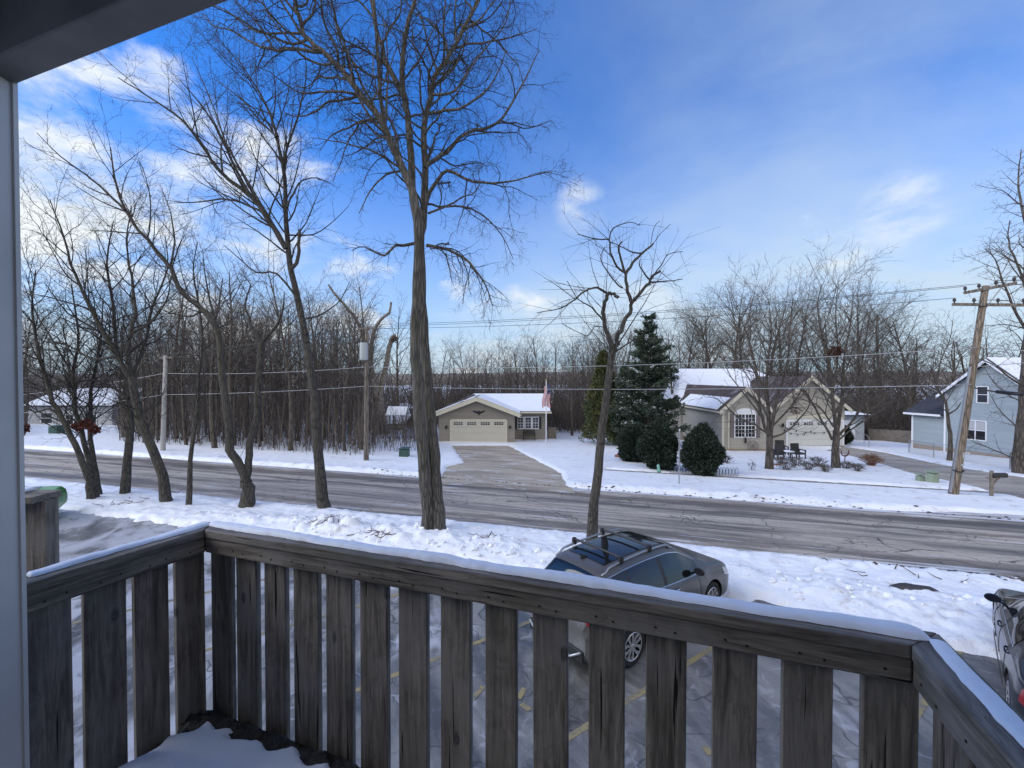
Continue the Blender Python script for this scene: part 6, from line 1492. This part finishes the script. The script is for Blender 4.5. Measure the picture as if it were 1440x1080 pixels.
def along(px, P0, d):  # distance along line where the pixel column meets it
    k = ray(px, 900).x; return (k*P0.y-P0.x)/(d.x-k*d.y)
SCR = []
def balus(P0, d, nin, s0, s1, z0=3.05, bow=0):
    s0, s1 = min(s0, s1), max(s0, s1); A = P0+d*s0; B = P0+d*s1; c = (A+B)/2; w = s1-s0; rr = random.Random(int(s0*1000)); mb = MB()
    n_ = nin*.026; z1 = ZR-CT-.003
    # slightly cupped, eased-edge board
    prof = [(-w/2+.003, 0), (-w/2, .004), (-w/2, .022), (-w/2+.003, .026), (w/2-.003, .026), (w/2, .022), (w/2, .004), (w/2-.003, 0)]
    tl = rr.gauss(0, .0025)
    poly = [Vector((x, -y, 0)) for x, y in prof]
    mb.prism([p+Vector((0, 0, 0)) for p in poly], (0, 0, z0-ZD), (tl, 0, z1-ZD)); o = mb.build('baluster', M['woodz'], rail, local=True)
    ang = math.atan2(d.y, d.x)
    if (Vector((0, -1, 0)).xy.to_3d().dot(Matrix.Rotation(-ang, 3, 'Z') @ nin)) < 0: ang += PI
    o.location = Vector((c.x, c.y, ZD))-wloc(rail)-nin*.0; o.rotation_euler.z = ang
    for k_, (fx, fz) in enumerate(((.25, -.075), (.72, -.082))):
        p = A+d*(w*fx)+nin*.0642; p.z = ZR+fz; sq = MB(); sq.lathe([(.0001, .0015), (.0035, .001), (.004, 0)], (0, 0, 0), 8, 'Y')
        SCR.append((p, ang))
oB = .0235
PF = cornL(oB); PF2 = cornL(.05); eF = (PF2-PF).dot(dF)
for a, b in ((297, 326), (332, 362), (371, 402), (412, 448), (457, 495), (505, 545), (559, 601), (618, 662), (681, 727), (750, 801), (827, 880), (907, 967), (1001, 1067), (1101, 1176), (1215, 1299)):
    balus(PF, dF, nF, max(.03, along(a+.5, PF2, dF)+eF), along(b, PF2, dF)+eF-.004)
PL = cornL(oB); eL = (PF2-PL).dot(dL)
for a, b in ((38, 103), (118, 178), (191, 239), (250, 291)):
    s0, s1 = along(a, PF2, dL)+eL, along(b, PF2, dL)+eL; balus(PL, dL, nL, s0, max(.035, s1))
PR = cornR(oB); s = .075
for k in range(8): balus(PR, dR, nR, s, s+.14); s += .178
q = MB(); 
for P0, d, nn, L in ((cornL(.09), dF, nF, 2.6), (cornL(.09), dL, nL, 1.5), (cornR(.09), dR, nR, 1.4)):
    pass
sm = None
for p, ang in SCR:
    if sm is None:
        q = MB(); q.lathe([(.0001, -.0018), (.003, -.0014), (.0038, 0)], (0, 0, 0), 8, 'Y'); o = q.build('screw_head', simple('rusty_screw', (.05, .035, .025), .5, metal=.6), rail, local=True); sm = o.data
    else: o = link('screw_head', sm, rail)
    o.location = p-wloc(rail); o.rotation_euler.z = ang
# snow lying on the rail caps
def rail_snow(P0, d, nin, L0, L1, o0, o1, label, seed, hmax=.026):
    n = 260; k = 11; V = []; 
    for i in range(n):
        s = L0+(L1-L0)*i/(n-1); a = o0+.008*float(fbm(np.array(s*5), np.array(0.), seed)); b = o1+.014*float(fbm(np.array(s*3.0), np.array(4.), seed+1))+.005*float(fbm(np.array(s*26.), np.array(4.), seed+2)); e = min(1, (i+.01)/4, (n-1-i+.01)/4)**.5
        h = hmax*(1+.45*float(fbm(np.array(s*4), np.array(9.), seed+3))+.18*float(fbm(np.array(s*22), np.array(3.), seed+4)))*e
        m_ = (a+b)/2
        a = m_+(a-m_)*(.55+.45*e); b = m_+(b-m_)*(.55+.45*e)
        for j in range(k):
            t = j/(k-1); o = a+(b-a)*t; prof = (1-abs(2*t-1)**2.6)**.5; p = P0+d*s+nin*o; V.append((p.x, p.y, ZR+.002+h*prof*(1-.25*t)))
    Fq = [(i*k+j, i*k+j+1, (i+1)*k+j+1, (i+1)*k+j) for i in range(n-1) for j in range(k-1)]; mb = MB(); mb.add(V, Fq); o = mb.build('rail_snow', M['snowsoft'], smooth=True); tag(o, label, 'snow', 'strips of snow on the handrail', 'stuff')
LF = (RO-LO).length
rail_snow(LO, dF, nF, .03, LF-.035, .010, .062, 'long strip of snow along the front handrail', 5, .020)
rail_snow(LO, dL, nL, .035, .62, .010, .056, 'strip of snow along the left handrail', 6, .015)
rail_snow(RO, dR, nR, .05, 1.5, .014, .050, 'strip of snow along the right handrail', 7, .014)
# deck, post, beam, ceiling, wall
bal = thing('balcony', 'dim covered balcony with white post and roof beam', 'balcony', (0, 0, ZD))
fl = MB(); c0 = cornL(.062); c1 = cornR(.062); d0 = c0+dL*2.6; d1 = c1+dR*2.6
n = 18
for i in range(n):
    a = i/n; b = (i+1)/n-.006
    fl.prism([c0.lerp(d0, a).xy.to_3d(), c1.lerp(d1, a).xy.to_3d(), c1.lerp(d1, b).xy.to_3d(), c0.lerp(d0, b).xy.to_3d()], (0, 0, ZD-.03), (0, 0, ZD))
fl.build('deck_floor', M['woodx'], bal)
fl = MB()
for P0, d, nn, L in ((cornL(.13), dF, nF, LF), (cornL(.13), dL, nL, 1.7), (cornR(.13), dR, nR, 1.5)):
    a = P0+d*(-.0); fl.bar((a.x, a.y, ZD-.13), (a.x+d.x*L, a.y+d.y*L, ZD-.13), .04, .19)
fl.build('joist', M['woodx'], bal)
M['post'] = simple('painted_aluminium', (.66, .62, .56), .5, var=.10, scale=2.5, bump=.05)
q = MB(); q.box((-1.60-.10, 1.35, 4.5), (.2, .14, 3.1)); q.build('porch_post', M['post'], bal, bevel=.006)
q = MB(); q.box((-1.598, 1.417, 4.5), (.012, .014, 3.1)); q.build('corner_bead', M['post'], bal)
B0 = Vector((-1.593, 1.42, 5.89)); bd = Vector((dF.x, dF.y, 0)).normalized(); bn = inn(bd, -B0)
a = B0-bd*.5; b = B0+bd*3.6; q = MB(); q.prism([a, b, b+bn*.09, a+bn*.09], (0, 0, 0), (0, 0, .16)); q.build('roof_beam', simple('painted_beam', (.22, .215, .21), .6, var=.35, scale=3), bal, bevel=.005)
q = MB(); q.box((1.0, .1, 6.12), (7.5, 3.4, .14)); 
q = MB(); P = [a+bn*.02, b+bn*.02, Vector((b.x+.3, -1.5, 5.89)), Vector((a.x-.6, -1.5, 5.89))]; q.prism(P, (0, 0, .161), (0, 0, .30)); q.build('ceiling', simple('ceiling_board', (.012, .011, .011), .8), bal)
bld = thing('apartment_building', 'apartment building wall behind the balcony', 'building', (0, -1.5, 0))
q = MB(); q.box((2, -4.6, 4.2), (26, 6, 8.6)); q.build('wall', m_siding('light_siding', (.50, .48, .45)), bld)
# snow patch and wet litter on the deck
def plane_pts(px): return [tuple(RPz(a, b, ZD+.04).xy) for a, b in px]
OUT = plane_pts([(120, 1100), (154, 1080), (207, 1050), (226, 1030), (259, 1021), (272, 1019), (268, 1004), (285, 993), (306, 999), (318, 1014), (342, 1011), (347, 1024), (340, 1031), (381, 1029), (392, 1044), (429, 1038), (445, 1064), (478, 1055), (484, 1080), (470, 1110), (300, 1500), (60, 1400)])
xs = np.linspace(-1.75, -.2, 170); ys = np.linspace(.4, 2.05, 180); X, Y = np.meshgrid(xs, ys); sd = poly_sd(X, Y, OUT)+.012*fbm(X*14, Y*14, 3)
Z = ZD-.02+.075*np.clip(sd/.06, -.5, 1)**1.0*(1)+.012*fbm(X*4, Y*4, 8)*(sd > 0)+.0*X; Z = np.where(sd > .06, ZD+.055+.05*np.clip((sd-.06)/.3, 0, 1)+.012*fbm(X*4, Y*4, 8), Z)
V = np.stack([X, Y, Z], -1).reshape(-1, 3); i = np.arange(179)[:, None]*170+np.arange(169)[None]; Fq = np.stack([i, i+1, i+171, i+170], -1).reshape(-1, 4)
keep = (sd.reshape(-1)[Fq] > -.03).any(1); Fq = Fq[keep]; used, inv = np.unique(Fq, return_inverse=True)
tag(link('deck_snow', mesh_np('deck_snow', V[used], inv.reshape(-1, 4), mats=[M['snowsoft']])), 'patch of old snow on the balcony floor in the left corner', 'snow', None, 'stuff')
M['litter'] = simple('wet_litter', (.035, .031, .026), .7, var=.6, scale=60, bump=1)
xs = np.linspace(-1.75, 1.2, 420); ys = np.linspace(.75, 2.1, 200); X, Y = np.meshgrid(xs, ys)
cF = cornL(.068); sdF = (X-cF.x)*nF.x+(Y-cF.y)*nF.y; sdL = (X-cF.x)*nL.x+(Y-cF.y)*nL.y; sdR = (X-c1.x)*nR.x+(Y-c1.y)*nR.y
wF = .068+.03*fbm(X*9, Y*9, 2); h = .045*np.sqrt(np.clip(1-((sdF-.055)/wF)**2, 0, 1)); wL = .03+.025*fbm(X*9, Y*9, 2); h2 = .03*np.sqrt(np.clip(1-((sdL-.03)/wL)**2, 0, 1))
h = np.maximum(h, h2)*(1+.5*fbm(X*28, Y*28, 5)+.35*fbm(X*70, Y*70, 6)); ins = (sdF > -.03) & (sdL > -.02) & (sdR > 0)
Z = ZD+np.where(ins, h, -.05)-.004+.0*X; V = np.stack([X, Y, Z], -1).reshape(-1, 3); i = np.arange(199)[:, None]*420+np.arange(419)[None]; Fq = np.stack([i, i+1, i+421, i+420], -1).reshape(-1, 4)
keep = ((Z.reshape(-1)[Fq] > ZD).any(1)) & ins.reshape(-1)[Fq].all(1); Fq = Fq[keep]; used, inv = np.unique(Fq, return_inverse=True)
tag(link('leaf_litter', mesh_np('leaf_litter', V[used], inv.reshape(-1, 4), mats=[M['litter']])), 'wet dark leaf litter gathered along the foot of the railing', 'litter', None, 'stuff')
# neighbouring balcony
nb = thing('neighbor_balcony', 'neighbouring weathered balcony railing with snowy cap beyond the white post', 'railing', (-2.8, 2.6, ZD))
Yn = 2.55; x0 = (70-720)/F*Yn; q = MB(); q.box((x0-.61, Yn, (ZR-.04+3.0)/2), (1.2, .05, ZR-.04-3.0)); o = q.build('side_panel', M['woodz'], nb, bevel=.004)
q = MB(); q.box((-2.758, 2.602, (ZR+3.0)/2-.02), (.05, .045, ZR-.05-3.0)); q.build('end_post', M['woodz'], nb)
q = MB(); q.box((-3.36, 2.55, ZR-.02), (1.28, .17, .04)); q.build('handrail', M['woodx'], nb, bevel=.004)
q = MB(); q.box((-3.42, 2.565, ZR+.012), (1.12, .10, .022)); q.build('snow', M['snowsoft'], nb, bevel=.009)
# ------------------------------------------------------------------ camera, sky, sun
cam = bpy.data.cameras.new('camera'); co = bpy.data.objects.new('camera', cam); COL.objects.link(co); SC.camera = co
co.location = (0, 0, CAMZ); co.rotation_euler = (PI/2-PITCH, 0, 0); cam.sensor_fit = 'HORIZONTAL'; cam.sensor_width = 36; cam.lens = 36*F/1440; cam.clip_end = 6000; cam.clip_start = .05
SUN_EL, SUN_AZ = math.radians(34), math.radians(-101)     # azimuth from +Y, negative to the left
sd_ = Vector((math.sin(SUN_AZ)*math.cos(SUN_EL), math.cos(SUN_AZ)*math.cos(SUN_EL), math.sin(SUN_EL)))
sl = bpy.data.lights.new('sun', 'SUN'); sl.energy = .85; sl.angle = math.radians(40); sl.color = (1, .96, .92); so = bpy.data.objects.new('sun', sl); COL.objects.link(so)
so.rotation_euler = sd_.to_track_quat('Z', 'Y').to_euler(); so.location = (-20, 5, 30)
w = bpy.data.worlds.new('World'); SC.world = w; w.use_nodes = True; n = N(w.node_tree); bg = w.node_tree.nodes['Background']
sky = n.n('ShaderNodeTexSky', sky_type='NISHITA', sun_disc=False, sun_elevation=SUN_EL, sun_rotation=SUN_AZ, air_density=1.0, dust_density=.6, ozone_density=2.5, altitude=200)
d = n.n('ShaderNodeTexCoord').outputs['Generated']; sep = n.n('ShaderNodeSeparateXYZ', i_0=d); dz = sep.outputs[2]
den = n.math('ADD', n.math('MAXIMUM', dz, 0), .22); dv = n.n('ShaderNodeVectorMath', operation='DIVIDE'); n.set(dv.inputs[0], d); cb = n.n('ShaderNodeCombineXYZ', i_0=den, i_1=den, i_2=den); n.set(dv.inputs[1], cb.outputs[0])
pv = dv.outputs[0]
def blob(px, py, r0, r1):
    v = ray(px, py).normalized(); dt = n.n('ShaderNodeVectorMath', operation='DOT_PRODUCT'); n.set(dt.inputs[0], d); dt.inputs[1].default_value = v
    return n.mr(dt.outputs['Value'], math.cos(r1), math.cos(r0))
n1 = n.noise(n.mapv(pv, (1.0, 1.2, 1), (3.1, 1.7, 0), (0, 0, .5)), 1.3, 6, .55, .2); n2 = n.noise(n.mapv(pv, (1, 1, 1), (7, 3, 0)), .8, 4, .55); n3 = n.noise(n.mapv(d, (1, 1, 2.2)), 5.5, 7, .62, .2)
reg = n.math('MAXIMUM', n.math('MULTIPLY', blob(120, 290, .05, .42), .8), n.math('MULTIPLY', blob(330, 430, .1, .5), .8))
reg = n.math('MAXIMUM', reg, n.math('MULTIPLY', blob(1050, 500, .05, .5), .5)); reg = n.math('MAXIMUM', reg, n.math('MULTIPLY', blob(60, 250, .03, .22), .95))
reg = n.math('MAXIMUM', reg, n.math('MULTIPLY', blob(700, 500, .05, .3), .8))
cl = n.math('ADD', n.math('MULTIPLY', n1, .45), n.math('MULTIPLY', n3, .55)); th = n.math('SUBTRACT', .74, n.math('MULTIPLY', reg, .36))
mask = n.mr(n.math('SUBTRACT', cl, th), -.02, .16)
def wisp(px, py, r): return n.math('MULTIPLY', blob(px, py, 0, r), n.mr(n3, .38, .62))
mask = n.math('MAXIMUM', mask, n.math('MULTIPLY', wisp(815, 290, .065), .55)); mask = n.math('MAXIMUM', mask, n.math('MULTIPLY', wisp(1268, 294, .075), .6)); mask = n.math('MAXIMUM', mask, n.math('MULTIPLY', wisp(905, 455, .10), .6))
veil = n.math('MULTIPLY', n.mr(dz, .50, .02), .85); veil = n.math('ADD', veil, n.math('MULTIPLY', n.math('MULTIPLY', blob(1250, 300, .0, .85), n.mr(n1, .25, .7, .25, 1)), .42)); veil = n.math('MINIMUM', n.math('MULTIPLY', veil, n.mr(n2, .25, .7, .75, 1.1)), .93)
skc = n.mix(1, sky.outputs[0], SKYTINT, 'MULTIPLY')
back = n.mr(sep.outputs[1], .05, -.45)
c = n.mix(veil, skc, VEIL); c = n.mix(mask, c, n.mix(n.mr(n3, .35, .65), CLOUD_D, CLOUD))
c = n.mix(n.math('MULTIPLY', back, n.mr(n2, .3, .6, .6, 1)), c, (5.4, 5.35, 5.3)); n.set(bg.inputs['Color'], c); bg.inputs['Strength'].default_value = .12
vs_ = SC.view_settings; vs_.view_transform = 'Standard'; vs_.look = 'None'; vs_.gamma = 1; vs_.use_curve_mapping = False; vs_.exposure = EXPO
SC.cycles.use_denoising = True; SC.cycles.max_bounces = 5; SC.cycles.diffuse_bounces = 3; SC.cycles.glossy_bounces = 3; SC.cycles.transparent_max_bounces = 8
SC.cycles.pixel_filter_type = 'BLACKMAN_HARRIS'
